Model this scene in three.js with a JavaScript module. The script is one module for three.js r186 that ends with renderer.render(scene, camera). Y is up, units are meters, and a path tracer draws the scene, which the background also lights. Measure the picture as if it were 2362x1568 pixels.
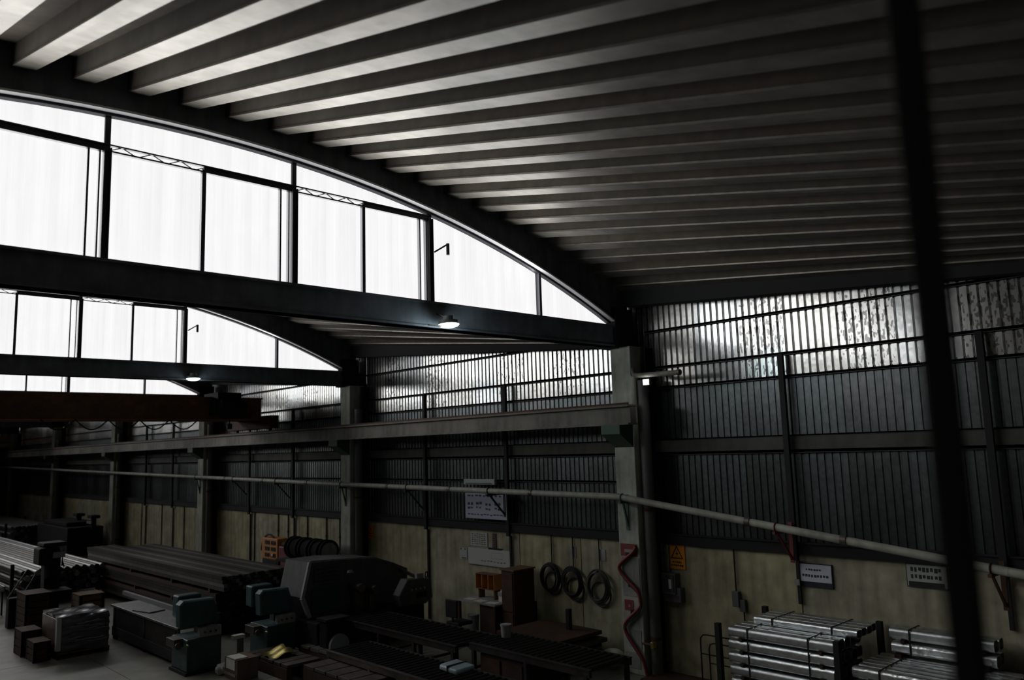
import * as THREE from 'three';
import { mergeGeometries, toCreasedNormals } from 'three/addons/utils/BufferGeometryUtils.js';
import { RoundedBoxGeometry } from 'three/addons/geometries/RoundedBoxGeometry.js';
import { RectAreaLightUniformsLib } from 'three/addons/lights/RectAreaLightUniformsLib.js';

// ---------------------------------------------------------------- camera, sky, exposure
const scene = new THREE.Scene();
const camera = new THREE.PerspectiveCamera(46.106, 2362 / 1568, 0.05, 300);
camera.matrixAutoUpdate = true;
{
  // hall axes: +X towards the long wall, -Z along it into the distance
  const right = new THREE.Vector3(0.72491008, -0.03035344, 0.68817442);
  const up = new THREE.Vector3(-0.0706685, 0.99048054, 0.11812819);
  const back = new THREE.Vector3(-0.68520897, -0.13426457, 0.7158643);
  camera.quaternion.setFromRotationMatrix(new THREE.Matrix4().makeBasis(right, up, back));
  camera.position.set(0, 4.5, 0);
}
camera.focus = 14;
camera.userData.fStop = camera.getFocalLength() / 30;      // 30 mm aperture
scene.add(camera);
const renderer = new THREE.WebGLRenderer({ antialias: true });
renderer.toneMapping = THREE.LinearToneMapping;
renderer.toneMappingExposure = 1.0;
renderer.shadowMap.enabled = true;
RectAreaLightUniformsLib.init();
{
  // overcast sky: brighter overhead than at the horizon, even all round
  const w = 64, h = 32, d = new Float32Array(w * h * 4);
  for (let j = 0; j < h; j++) for (let i = 0; i < w; i++) {
    const el = ((j + 0.5) / h - 0.5) * Math.PI, s = Math.max(0, Math.sin(el));
    const l = el > 0 ? 0.9 * (1 + 2 * s) / 3 + 0.25 : 0.22, k = (j * w + i) * 4;
    d[k] = l * 0.96; d[k + 1] = l * 0.99; d[k + 2] = l * 1.04; d[k + 3] = 1;
  }
  const t = new THREE.DataTexture(d, w, h, THREE.RGBAFormat, THREE.FloatType);
  t.mapping = THREE.EquirectangularReflectionMapping; t.magFilter = THREE.LinearFilter; t.needsUpdate = true;
  scene.background = t;
}
const PANE_GLOW = 0.95, PANE_LIGHT = 6;                 // what the eye sees of a window, and the daylight it lets in

// ---------------------------------------------------------------- helpers
let seed = 20240611;
const rnd = () => { seed = (seed * 1664525 + 1013904223) >>> 0; return seed / 4294967296; };
const rr = (a, b) => a + (b - a) * rnd();
const taken = {};
function numbered(n) { const k = taken[n] = (taken[n] ?? -1) + 1; return k ? `${n}_${String(k).padStart(3, '0')}` : n; }

function noiseTex(size, fn, srgb) {
  const d = new Uint8Array(size * size * 4);
  for (let j = 0; j < size; j++) for (let i = 0; i < size; i++) {
    const c = fn(i / size, j / size), k = (j * size + i) * 4;
    d[k] = 255 * Math.min(1, Math.max(0, c[0])); d[k + 1] = 255 * Math.min(1, Math.max(0, c[1])); d[k + 2] = 255 * Math.min(1, Math.max(0, c[2])); d[k + 3] = 255;
  }
  const t = new THREE.DataTexture(d, size, size, THREE.RGBAFormat);
  t.wrapS = t.wrapT = THREE.RepeatWrapping; t.magFilter = THREE.LinearFilter; t.minFilter = THREE.LinearMipmapLinearFilter; t.generateMipmaps = true;
  if (srgb) t.colorSpace = THREE.SRGBColorSpace;
  t.needsUpdate = true;
  return t;
}
function lattice(n, s) { let q = s; const a = new Float32Array(n * n); for (let i = 0; i < a.length; i++) { q = (q * 1664525 + 1013904223) >>> 0; a[i] = q / 4294967296; } return a; }
function vnoise(nx, ny, s) {
  const n = Math.max(nx, ny), a = lattice(n, s);
  return (u, v) => {
    const x = u * nx, y = v * ny, i = Math.floor(x), j = Math.floor(y), f = x - i, g = y - j;
    const F = f * f * (3 - 2 * f), G = g * g * (3 - 2 * g), at = (p, q) => a[((q % ny + ny) % ny) * n + ((p % nx + nx) % nx)];
    return (at(i, j) * (1 - F) + at(i + 1, j) * F) * (1 - G) + (at(i, j + 1) * (1 - F) + at(i + 1, j + 1) * F) * G;
  };
}
function fbm(n0, oct, s, ax = 1, ay = 1) {
  const L = []; for (let o = 0; o < oct; o++) L.push(vnoise(Math.round(n0 * ax * 2 ** o), Math.round(n0 * ay * 2 ** o), s + o * 77));
  return (u, v) => { let t = 0, w = 0.5, z = 0; for (const f of L) { t += w * f(u, v); z += w; w *= 0.55; } return t / z; };
}
const grey = (f, a, b) => noiseTex(256, (u, v) => { const k = a + (b - a) * f(u, v); return [k, k, k]; });
const nCoarse = fbm(4, 5, 11), nFine = fbm(16, 4, 23), nStreak = fbm(2, 6, 5, 8, 1), nSpangle = vnoise(40, 40, 91), nSpeck = fbm(30, 2, 57, 2, 1);
const texConcrete = noiseTex(256, (u, v) => { const k = 0.62 + 0.5 * (nCoarse(u, v) - 0.5) + 0.35 * (nFine(u, v) - 0.5); return [k * 1.02 + 0.12, k + 0.12, k * 0.97 + 0.1]; });
const texWall = noiseTex(256, (u, v) => { const k = 0.72 + 0.65 * (nCoarse(u, v) - 0.5) + 0.5 * (nStreak(u, v) - 0.5) + 0.2 * (nFine(u, v) - 0.5); return [k, k, k * 0.98]; });
const texMetal = noiseTex(256, (u, v) => { const k = 0.85 + 0.3 * (nSpangle(u, v) - 0.5) + 0.25 * (nCoarse(u, v) - 0.5); return [k, k, k]; });
const texDirty = noiseTex(256, (u, v) => { const p = nSpeck(u, v) * 0.7 + nCoarse(u, v) * 0.3 > 0.585 ? 0.35 : 1, k = (0.8 + 0.4 * (nStreak(u, v) - 0.5)) * p; return [k, k, k]; });
const texRust = noiseTex(256, (u, v) => { const k = 0.6 + 0.7 * (nCoarse(u, v) - 0.5) + 0.4 * (nFine(u, v) - 0.5); return [k * 1.1, k * 0.95, k * 0.9]; });
const texWood = noiseTex(256, (u, v) => { const k = 0.7 + 0.6 * (nStreak(u, v) - 0.5) + 0.15 * (nFine(u, v) - 0.5); return [k, k, k]; });
const texPane = noiseTex(256, (u, v) => { const k = 0.965 + 0.16 * (nStreak(u, v) - 0.5) + 0.03 * (nFine(u, v) - 0.5); return [k, k * 0.995, k]; });
const texRough = grey(nFine, 0.55, 1.0), texBump = grey(nFine, 0, 1), texBumpC = grey(nCoarse, 0, 1);
function mat(r, g, b, rough = 0.8, metal = 0, o = {}) {
  const m = new THREE.MeshStandardMaterial({ color: new THREE.Color().setRGB(r, g, b), roughness: rough, metalness: metal, ...o });
  return m;
}
const M = {
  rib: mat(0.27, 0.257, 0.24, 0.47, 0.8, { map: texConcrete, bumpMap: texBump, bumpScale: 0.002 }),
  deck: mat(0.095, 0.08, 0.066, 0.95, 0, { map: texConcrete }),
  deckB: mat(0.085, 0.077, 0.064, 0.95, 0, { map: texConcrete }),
  column: mat(0.60, 0.63, 0.55, 0.9, 0, { map: texWall, bumpMap: texBump, bumpScale: 0.003 }),
  yellow: mat(0.56, 0.51, 0.335, 0.9, 0, { map: texWall }),
  yellowB: mat(0.52, 0.49, 0.36, 0.9, 0, { map: texWall }),
  floor: mat(0.30, 0.30, 0.27, 0.6, 0, { map: texConcrete, roughnessMap: texRough }),
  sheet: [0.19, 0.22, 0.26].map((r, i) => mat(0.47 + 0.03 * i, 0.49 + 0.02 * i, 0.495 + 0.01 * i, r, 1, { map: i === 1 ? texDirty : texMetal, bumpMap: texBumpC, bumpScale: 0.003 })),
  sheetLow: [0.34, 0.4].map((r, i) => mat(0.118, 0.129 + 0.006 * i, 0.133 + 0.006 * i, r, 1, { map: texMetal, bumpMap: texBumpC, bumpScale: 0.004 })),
  band: mat(0.075, 0.075, 0.068, 0.8, 0, { map: texWall }),
  dark: mat(0.028, 0.032, 0.042, 0.6, 0.2),
  darkB: mat(0.012, 0.013, 0.014, 0.9, 0, { }),
  black: mat(0.005, 0.005, 0.005, 0.85),
  chord: mat(0.15, 0.16, 0.19, 0.7, 0, { map: texWall }),
  frame: mat(0.03, 0.032, 0.04, 0.5, 0.3),
  flash: mat(0.62, 0.62, 0.63, 0.6, 0.1),
  beam: mat(0.22, 0.21, 0.18, 0.7, 0, { map: texWall }),
  greenSteel: mat(0.06, 0.11, 0.08, 0.7),
  rustBrown: mat(0.10, 0.05, 0.03, 0.85, 0, { map: texRust }),
  rust: mat(0.14, 0.075, 0.05, 0.85, 0, { map: texRust }),
  crane: mat(0.30, 0.125, 0.03, 0.6, 0, { map: texRust }),
  pipe: mat(0.44, 0.44, 0.39, 0.6, 0, { map: texWall }),
  downpipe: mat(0.12, 0.12, 0.115, 0.6),
  galv: mat(0.86, 0.9, 0.92, 0.36, 1, { map: texMetal, bumpMap: texBump, bumpScale: 0.014 }),
  galvDull: mat(0.72, 0.75, 0.77, 0.42, 1, { map: texMetal, bumpMap: texBumpC, bumpScale: 0.015 }),
  steel: mat(0.30, 0.30, 0.31, 0.45, 0.8, { map: texMetal }),
  steelDark: mat(0.09, 0.09, 0.095, 0.5, 0.6, { map: texRust }),
  steelMid: mat(0.17, 0.165, 0.15, 0.5, 0.5, { map: texRust }),
  teal: mat(0.035, 0.105, 0.11, 0.5, 0, { map: texWall }),
  tealDark: mat(0.02, 0.055, 0.055, 0.55),
  greyMachine: mat(0.10, 0.105, 0.105, 0.6, 0, { map: texWall }),
  greyLight: mat(0.32, 0.33, 0.34, 0.6),
  white: mat(0.75, 0.75, 0.74, 0.6),
  whiteDim: mat(0.42, 0.42, 0.42, 0.7, 0, { map: texWall }),
  paper: mat(0.7, 0.69, 0.64, 0.85),
  orange: mat(0.55, 0.22, 0.05, 0.6),
  red: mat(0.21, 0.022, 0.026, 0.6),
  redDark: mat(0.16, 0.02, 0.025, 0.6),
  wood: mat(0.20, 0.11, 0.05, 0.8, 0, { map: texWood }),
  woodDark: mat(0.07, 0.032, 0.018, 0.8, 0, { map: texWood }),
  card: mat(0.22, 0.15, 0.10, 0.9, 0, { map: texWood }),
  wrap: mat(0.15, 0.15, 0.17, 0.16, 0.5),
  wrapCard: mat(0.20, 0.14, 0.11, 0.35, 0, { bumpMap: texBumpC, bumpScale: 0.03 }),
  brass: mat(0.55, 0.45, 0.16, 0.35, 0.8, { map: texMetal }),
  blueWrap: mat(0.35, 0.43, 0.48, 0.3, 0, { bumpMap: texBumpC, bumpScale: 0.06 }),
  box: mat(0.10, 0.11, 0.11, 0.5),
  rubber: mat(0.015, 0.015, 0.015, 0.8),
  hoseGrey: mat(0.05, 0.052, 0.045, 0.7),
};
// planar uv in metres from the position, by the way each face looks
function meterUV(g, s = 0.5) {
  if (g.index) g = g.toNonIndexed();
  const p = g.attributes.position, uv = new Float32Array(p.count * 2), A = new THREE.Vector3(), Bv = new THREE.Vector3(), Cv = new THREE.Vector3();
  for (let i = 0; i < p.count; i += 3) {
    A.fromBufferAttribute(p, i); Bv.fromBufferAttribute(p, i + 1).sub(A); Cv.fromBufferAttribute(p, i + 2).sub(A); Bv.cross(Cv);
    const ax = Math.abs(Bv.x), ay = Math.abs(Bv.y), az = Math.abs(Bv.z);
    for (let k = 0; k < 3; k++) {
      const x = p.getX(i + k), y = p.getY(i + k), z = p.getZ(i + k), o = (i + k) * 2;
      if (ax >= ay && ax >= az) { uv[o] = z * s; uv[o + 1] = y * s; } else if (ay >= az) { uv[o] = x * s; uv[o + 1] = z * s; } else { uv[o] = x * s; uv[o + 1] = y * s; }
    }
  }
  g.setAttribute('uv', new THREE.BufferAttribute(uv, 2));
  return g;
}
function clean(g) { if (g.index) g = g.toNonIndexed(); for (const k of Object.keys(g.attributes)) if (!['position', 'normal', 'uv'].includes(k)) g.deleteAttribute(k); if (!g.attributes.uv) g.setAttribute('uv', new THREE.BufferAttribute(new Float32Array(g.attributes.position.count * 2), 2)); return g; }
function join(list) { const a = (Array.isArray(list) ? list : [list]).map(clean); return meterUV(a.length > 1 ? mergeGeometries(a) : a[0]); }
// boxes, cylinders, tubes, prisms in hall coordinates
function B(x0, x1, y0, y1, z0, z1, bev = 0) {
  const sx = Math.abs(x1 - x0), sy = Math.abs(y1 - y0), sz = Math.abs(z1 - z0), r = Math.min(bev, sx * 0.45, sy * 0.45, sz * 0.45);
  const g = r > 0.0005 ? new RoundedBoxGeometry(sx, sy, sz, 2, r) : new THREE.BoxGeometry(sx, sy, sz);
  return g.translate((x0 + x1) / 2, (y0 + y1) / 2, (z0 + z1) / 2);
}
function cyl(x, y, z, r, h, axis = 'y', seg = 16, r2 = r) {
  const g = new THREE.CylinderGeometry(r2, r, h, seg);
  if (axis === 'x') g.rotateZ(-Math.PI / 2); if (axis === 'z') g.rotateX(Math.PI / 2);
  return g.translate(x, y, z);
}
function bar(a, b, t, t2 = t) {           // rectangular bar from a to b
  const A = new THREE.Vector3(...a), D = new THREE.Vector3(...b).sub(A), L = D.length();
  const g = new THREE.BoxGeometry(t, L, t2);
  g.applyQuaternion(new THREE.Quaternion().setFromUnitVectors(new THREE.Vector3(0, 1, 0), D.normalize()));
  return g.translate(...A.add(new THREE.Vector3(...b)).multiplyScalar(0.5).toArray());
}
function tube(pts, r, seg = 8, n = 0, straight = true, closed = false) {
  const v = pts.map((p) => new THREE.Vector3(...p));
  let c;
  if (straight) { c = new THREE.CurvePath(); for (let i = 1; i < v.length; i++) c.add(new THREE.LineCurve3(v[i - 1], v[i])); } else c = new THREE.CatmullRomCurve3(v, closed, 'catmullrom', 0.5);
  return new THREE.TubeGeometry(c, n || v.length * (straight ? 4 : 6), r, seg, closed);
}
function prismX(pts, x0, x1, bev = 0) {    // outline in (z, y), extruded along x
  const s = new THREE.Shape(pts.map(([z, y]) => new THREE.Vector2(-z, y)));
  const g = new THREE.ExtrudeGeometry(s, { depth: Math.abs(x1 - x0) - 2 * bev, bevelEnabled: bev > 0, bevelSize: bev, bevelThickness: bev, bevelOffset: -bev, bevelSegments: 1, curveSegments: 10 });
  return g.rotateY(Math.PI / 2).translate(Math.min(x0, x1) + bev, 0, 0);
}
function prismZ(pts, z0, z1, bev = 0) {    // outline in (x, y), extruded along z
  const s = new THREE.Shape(pts.map(([x, y]) => new THREE.Vector2(x, y)));
  const g = new THREE.ExtrudeGeometry(s, { depth: Math.abs(z1 - z0) - 2 * bev, bevelEnabled: bev > 0, bevelSize: bev, bevelThickness: bev, bevelOffset: -bev, bevelSegments: 1, curveSegments: 10 });
  return g.translate(0, 0, Math.min(z0, z1) + bev);
}
function hexa(c) {                         // eight corners: 4 of one end, 4 of the other, same order
  const f = [[0, 1, 2, 3], [7, 6, 5, 4], [0, 4, 5, 1], [1, 5, 6, 2], [2, 6, 7, 3], [3, 7, 4, 0]], p = [];
  for (const [a, b, d, e] of f) for (const i of [a, b, d, a, d, e]) p.push(...c[i]);
  const g = new THREE.BufferGeometry(); g.setAttribute('position', new THREE.BufferAttribute(new Float32Array(p), 3)); g.computeVertexNormals();
  return g;
}
function shade(m) { m.castShadow = m.receiveShadow = true; return m; }
function thing(name, label, category, at = [0, 0, 0], group, kind) {
  const o = new THREE.Group(); o.name = numbered(name); o.position.set(...at); o.userData = { label };
  if (category) o.userData.category = category; if (group) o.userData.group = group; if (kind) o.userData.kind = kind;
  scene.add(o); return o;
}
const struct = (name, label, at) => thing(name, label, null, at, null, 'structure');
function offset(o) { const v = new THREE.Vector3(); for (let p = o; p && p !== scene; p = p.parent) v.add(p.position); return v; }
function part(parent, name, geoms, m, label, smooth = 0) {          // geometry given in hall coordinates
  const v = offset(parent); let g = join(geoms).translate(-v.x, -v.y, -v.z);
  if (smooth) g = toCreasedNormals(g, smooth);
  const o = shade(new THREE.Mesh(g, m)); o.name = name; if (label) o.userData.label = label; parent.add(o); return o;
}
function pieces(parent, name, geo, m, spots) {                      // alike pieces, one mesh each, sharing a geometry given round its own origin
  const v = offset(parent), g = join(geo);
  return spots.map(([x, y, z], i) => { const o = shade(new THREE.Mesh(g, Array.isArray(m) ? m[i % m.length] : m)); o.name = name; o.position.set(x - v.x, y - v.y, z - v.z); parent.add(o); return o; });
}
function copyOf(src, at, label) { const c = src.clone(); c.name = numbered(src.name.replace(/_\d{3}$/, '')); c.position.set(...at); c.userData = { ...src.userData }; if (label) c.userData.label = label; scene.add(c); return c; }
function printed(parent, w, h, at, draw, px = 256, m = {}) {        // flat print on a face that looks into the hall (-X)
  const c = document.createElement('canvas'); c.width = px; c.height = Math.round(px * h / w);
  draw(c.getContext('2d'), c.width, c.height);
  const t = new THREE.CanvasTexture(c); t.colorSpace = THREE.SRGBColorSpace;
  const v = offset(parent), o = shade(new THREE.Mesh(new THREE.PlaneGeometry(w, h), new THREE.MeshStandardMaterial({ map: t, roughness: 0.6, ...m })));
  o.name = 'printed_face'; o.rotation.y = -Math.PI / 2; o.position.set(at[0] - v.x, at[1] - v.y, at[2] - v.z); parent.add(o); return o;
}

// ---------------------------------------------------------------- the hall
const PITCH = 10.62, ZT = (n) => -10.6 - PITCH * (n - 1), X0 = 4.2, XW = 13.65, XL = -5.25;
const arcY = (x) => 8.95 - (21.3 - Math.sqrt(21.3 ** 2 - (x - X0) ** 2));            // underside of a roof arch
const roofY = (x) => 9.25 - (28.5 - Math.sqrt(28.5 ** 2 - (x - X0) ** 2));           // underside of the roof ribs at the arch
const FRONT = 6.65, NB = 7;

{ // floor
  const f = struct('floor', 'grey concrete factory floor under the machines');
  part(f, 'subfloor', B(XL, XW, -0.3, -0.03, ZT(NB), 10.6), M.floor);
  const W = 18.9 / 5, L = 5.31, g = join(B(-W / 2 + 0.006, W / 2 - 0.006, -0.03, 0, -L / 2 + 0.006, L / 2 - 0.006));
  const spots = []; for (let i = 0; i < 5; i++) for (let j = 0; j < 16; j++) spots.push([XL + W * (i + 0.5), 0, 10.6 - L * (j + 0.5)]);
  pieces(f, 'slab', g, M.floor, spots);
}
// conoid roof bays: ribs run from the curved arch at the back down to the straight chord in front
for (let b = 0; b <= NB; b++) {
  const zb = b === 0 ? ZT(0) : ZT(b), back = zb + 0.1, front = (b === 0 ? 10.6 : ZT(b - 1)) - 0.22;
  if (b === 0) { // the bay behind the camera
    const c = struct('ceiling', 'roof bay over the mezzanine behind the camera');
    part(c, 'roof_slab', hexa([[XL, 8.9, 0.2], [XW, 8.9, 0.2], [XW, 9.1, 0.2], [XL, 9.1, 0.2], [XL, 6.7, 10.6], [XW, 6.7, 10.6], [XW, 6.9, 10.6], [XL, 6.9, 10.6]]), M.deck);
    continue;
  }
  const c = struct('ceiling', ['', 'nearest roof bay of pale ribs above the big arched window', 'second roof bay seen below the first beam', 'third roof bay beyond the second beam', 'fourth roof bay', 'fifth roof bay', 'sixth roof bay', 'seventh roof bay'][b]);
  const ribs = [], webs = [], decks = [], w = 0.225, H = 0.28, p = 0.655;
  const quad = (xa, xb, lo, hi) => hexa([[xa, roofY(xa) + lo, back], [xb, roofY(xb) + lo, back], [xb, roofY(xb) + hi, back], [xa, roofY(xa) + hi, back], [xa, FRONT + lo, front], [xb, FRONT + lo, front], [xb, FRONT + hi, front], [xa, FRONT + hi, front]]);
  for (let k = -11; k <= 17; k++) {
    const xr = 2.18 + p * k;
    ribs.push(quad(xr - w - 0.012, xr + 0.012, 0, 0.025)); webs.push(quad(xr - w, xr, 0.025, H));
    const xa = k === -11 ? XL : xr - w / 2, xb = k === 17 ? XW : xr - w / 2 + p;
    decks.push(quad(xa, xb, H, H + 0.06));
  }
  if (b <= 2) {
    ribs.forEach((g) => part(c, 'rib_flange', g, M.rib, 'roof rib underside, coloured paler for its window sheen')); webs.forEach((g, i) => part(c, 'roof_rib', g, i % 2 ? M.deck : M.deckB));  // flange coloured paler than webs and deck: window sheen put into the material
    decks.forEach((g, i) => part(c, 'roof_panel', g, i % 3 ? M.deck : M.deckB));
  } else {
    for (const [q, g, m] of [['rib_flange', ribs, M.rib], ['roof_rib', webs, M.deckB], ['roof_panel', decks, M.deck]]) part(c, q, g, m).userData.kind = 'stuff';
  }
  // dark edge beam along the wall
  part(c, 'eave_beam', hexa([[13.3, 7.42, back], [13.62, 7.42, back], [13.62, 7.95, back], [13.3, 7.95, back], [13.3, 6.58, front], [13.62, 6.58, front], [13.62, 6.95, front], [13.3, 6.95, front]]), M.darkB);
}
// bowstring trusses with their arched windows of corrugated translucent sheets
const POSTS = [-4.82 + 0.01, -2.19, 0.44, 3.07, 5.69, 8.25, 10.9], END = 13.2, TRANSOM = 8.46;
const paneMat = new THREE.MeshStandardMaterial({ color: new THREE.Color().setRGB(0.2, 0.2, 0.2), roughness: 0.8, emissive: new THREE.Color().setRGB(PANE_GLOW, PANE_GLOW * 0.995, PANE_GLOW * 1.0), emissiveMap: texPane });
paneMat.name = 'window_pane';
function paneGeo(xa, xb, ya, yb, z, step = 0.0225) { // corrugated sheet, cut to the arch
  const n = Math.max(4, Math.round((xb - xa) / step)), p = [], uv = [], pts = [];
  for (let i = 0; i <= n; i++) { const x = xa + (xb - xa) * i / n, top = Math.min(yb, arcY(x) + 0.03); pts.push([x, top, z + [0, 0.012, 0.012, 0, -0.012, -0.012][i % 6]]); }
  for (let i = 0; i < n; i++) {
    const [xA, tA, zA] = pts[i], [xB, tB, zB] = pts[i + 1];
    if (tA <= ya && tB <= ya) continue;
    const q = [[xA, ya, zA], [xB, ya, zB], [xB, Math.max(ya, tB), zB], [xA, ya, zA], [xB, Math.max(ya, tB), zB], [xA, Math.max(ya, tA), zA]];
    for (const v of q) { p.push(...v); uv.push(v[0] * 0.4, v[1] * 0.25); }
  }
  const g = new THREE.BufferGeometry(); g.setAttribute('position', new THREE.BufferAttribute(new Float32Array(p), 3)); g.setAttribute('uv', new THREE.BufferAttribute(new Float32Array(uv), 2)); g.computeVertexNormals(); return g;
}
for (let n = 0; n <= NB - 1; n++) {
  const z = ZT(n), zn = z - 0.06;
  const near = n === 1 ? 'nearest' : ['overhead', '', 'second', 'third', 'fourth', 'fifth', 'sixth'][n];
  const t = struct('roof_truss', `${near} dark bowstring roof beam with a flat lower chord and arched top`, [0, 0, z]);
  part(t, 'bottom_chord', [B(XL, 13.3, 6.54, 6.98, z - 0.13, z + 0.13, 0.01), B(XL, 13.3, 6.54, 6.57, z - 0.17, z + 0.17), B(XL, 13.3, 6.95, 6.985, z - 0.17, z + 0.17)], M.chord);
  { // arched top chord
    const g = [], N = 36; for (let i = 0; i < N; i++) {
      const xa = XL + (13.5 - XL) * i / N, xb = XL + (13.5 - XL) * (i + 1) / N, za = z - 0.12, zb = z + 0.1;
      g.push(hexa([[xa, arcY(xa), za], [xb, arcY(xb), za], [xb, roofY(xb) + 0.3, za], [xa, roofY(xa) + 0.3, za], [xa, arcY(xa), zb], [xb, arcY(xb), zb], [xb, roofY(xb) + 0.3, zb], [xa, roofY(xa) + 0.3, zb]]));
    }
    part(t, 'arched_chord', g, M.chord);
    const f = []; for (let i = 0; i < N; i++) { const xa = -4.6 + 17.7 * i / N, xb = -4.6 + 17.7 * (i + 1) / N, zb = z + 0.19; f.push(hexa([[xa, arcY(xa) - 0.005, zb - 0.1], [xb, arcY(xb) - 0.005, zb - 0.1], [xb, arcY(xb) + 0.025, zb - 0.1], [xa, arcY(xa) + 0.025, zb - 0.1], [xa, arcY(xa) - 0.005, zb], [xb, arcY(xb) - 0.005, zb], [xb, arcY(xb) + 0.025, zb], [xa, arcY(xa) + 0.025, zb]])); }
    part(t, 'edge_flashing', f, M.flash, 'thin pale flashing along the arch'); part(t, 'edge_frame', f.map((q) => q.clone().scale(1, 1, 1).translate(0, -0.03, -0.13)), M.frame);
  }
  part(t, 'end_plate', [B(12.95, 13.55, 6.5, 7.35, z - 0.2, z + 0.2, 0.02)], M.darkB);
  for (const x of POSTS.slice(1)) part(t, 'post', x > 10 ? B(x - 0.03, x + 0.03, 6.98, arcY(x), z - 0.05, z + 0.05) : [B(x - 0.03, x + 0.04, 6.98, arcY(x) + 0.02, z - 0.02, z + 0.02), B(x - 0.04, x - 0.025, 6.98, TRANSOM, z - 0.04, z + 0.06), B(x + 0.035, x + 0.05, 6.98, TRANSOM, z - 0.04, z + 0.06)], M.frame);
  // window frames, panes and transom
  const w = struct(`window_${n + 1}`, `${near} arched clerestory window of bright corrugated translucent sheets`, [0, 0, zn]);
  const cuts = [...POSTS, END], fine = n >= 1 && n <= 3 ? 0.0225 : 0.2;
  for (let i = 0; i < cuts.length - 1; i++) {
    const a = cuts[i], b = cuts[i + 1], side = a > 8 || b < 0;
    if (side) { const g = paneGeo(a, b, 6.97, 9.3, zn, fine); g.translate(0, 0, -zn); const o = shade(new THREE.Mesh(g, paneMat)); o.name = 'window_pane'; w.add(o); continue; }
    const m = (a + b) / 2 - 0.05;
    for (const [p, q, lo, hi] of [[a, m, 6.97, TRANSOM], [m, b, 6.97, TRANSOM], [a, b, TRANSOM, 9.3]]) { const g = paneGeo(p, q, lo, hi, zn, fine); g.translate(0, 0, -zn); const o = shade(new THREE.Mesh(g, paneMat)); o.name = 'window_pane'; w.add(o); }
    part(w, 'mullion', B(m - 0.028, m + 0.028, 6.98, TRANSOM, z - 0.04, z + 0.02), M.frame);
    part(w, 'side_frame', B(b - 0.09, b - 0.07, 6.98, TRANSOM, z - 0.04, z + 0.02), M.frame); part(w, 'side_frame', B(b - 0.225, b - 0.2, 6.98, TRANSOM, z - 0.04, z + 0.02), M.frame);
    const tr = [B(a, b, TRANSOM - 0.05, TRANSOM - 0.028, z - 0.03, z + 0.03), B(a, b, TRANSOM + 0.035, TRANSOM + 0.055, z - 0.03, z + 0.03)];
    tr.push(B(m, b, TRANSOM - 0.04, TRANSOM + 0.045, z - 0.015, z + 0.015));
    const K = 14; for (let k = 0; k < K; k++) { const xa = a + (b - a) * k / K, xb = a + (b - a) * (k + 1) / K; tr.push(bar([xa, TRANSOM + (k % 2 ? 0.045 : -0.04), z], [xb, TRANSOM + (k % 2 ? -0.04 : 0.045), z], 0.012)); }
    part(w, 'lattice_transom', tr, M.frame);
  }
  // daylight that comes through each pane
  const lamp = (xa, xb, ya, yb) => { const l = new THREE.RectAreaLight(new THREE.Color().setRGB(1, 0.99, 0.97), PANE_LIGHT, xb - xa, yb - ya); l.position.set((xa + xb) / 2, (ya + yb) / 2, zn + 0.02); l.lookAt((xa + xb) / 2, (ya + yb) / 2, zn + 1); l.name = 'window_daylight'; scene.add(l); };
  if (n >= 1 && n <= 5) lamp(-2.1, 8.15, 7.02, 8.5);
  if (n >= 1 && n <= 3) { lamp(8.35, 10.8, 7.02, 7.85); lamp(-4.3, -2.3, 7.02, 7.85); }
}
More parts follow.
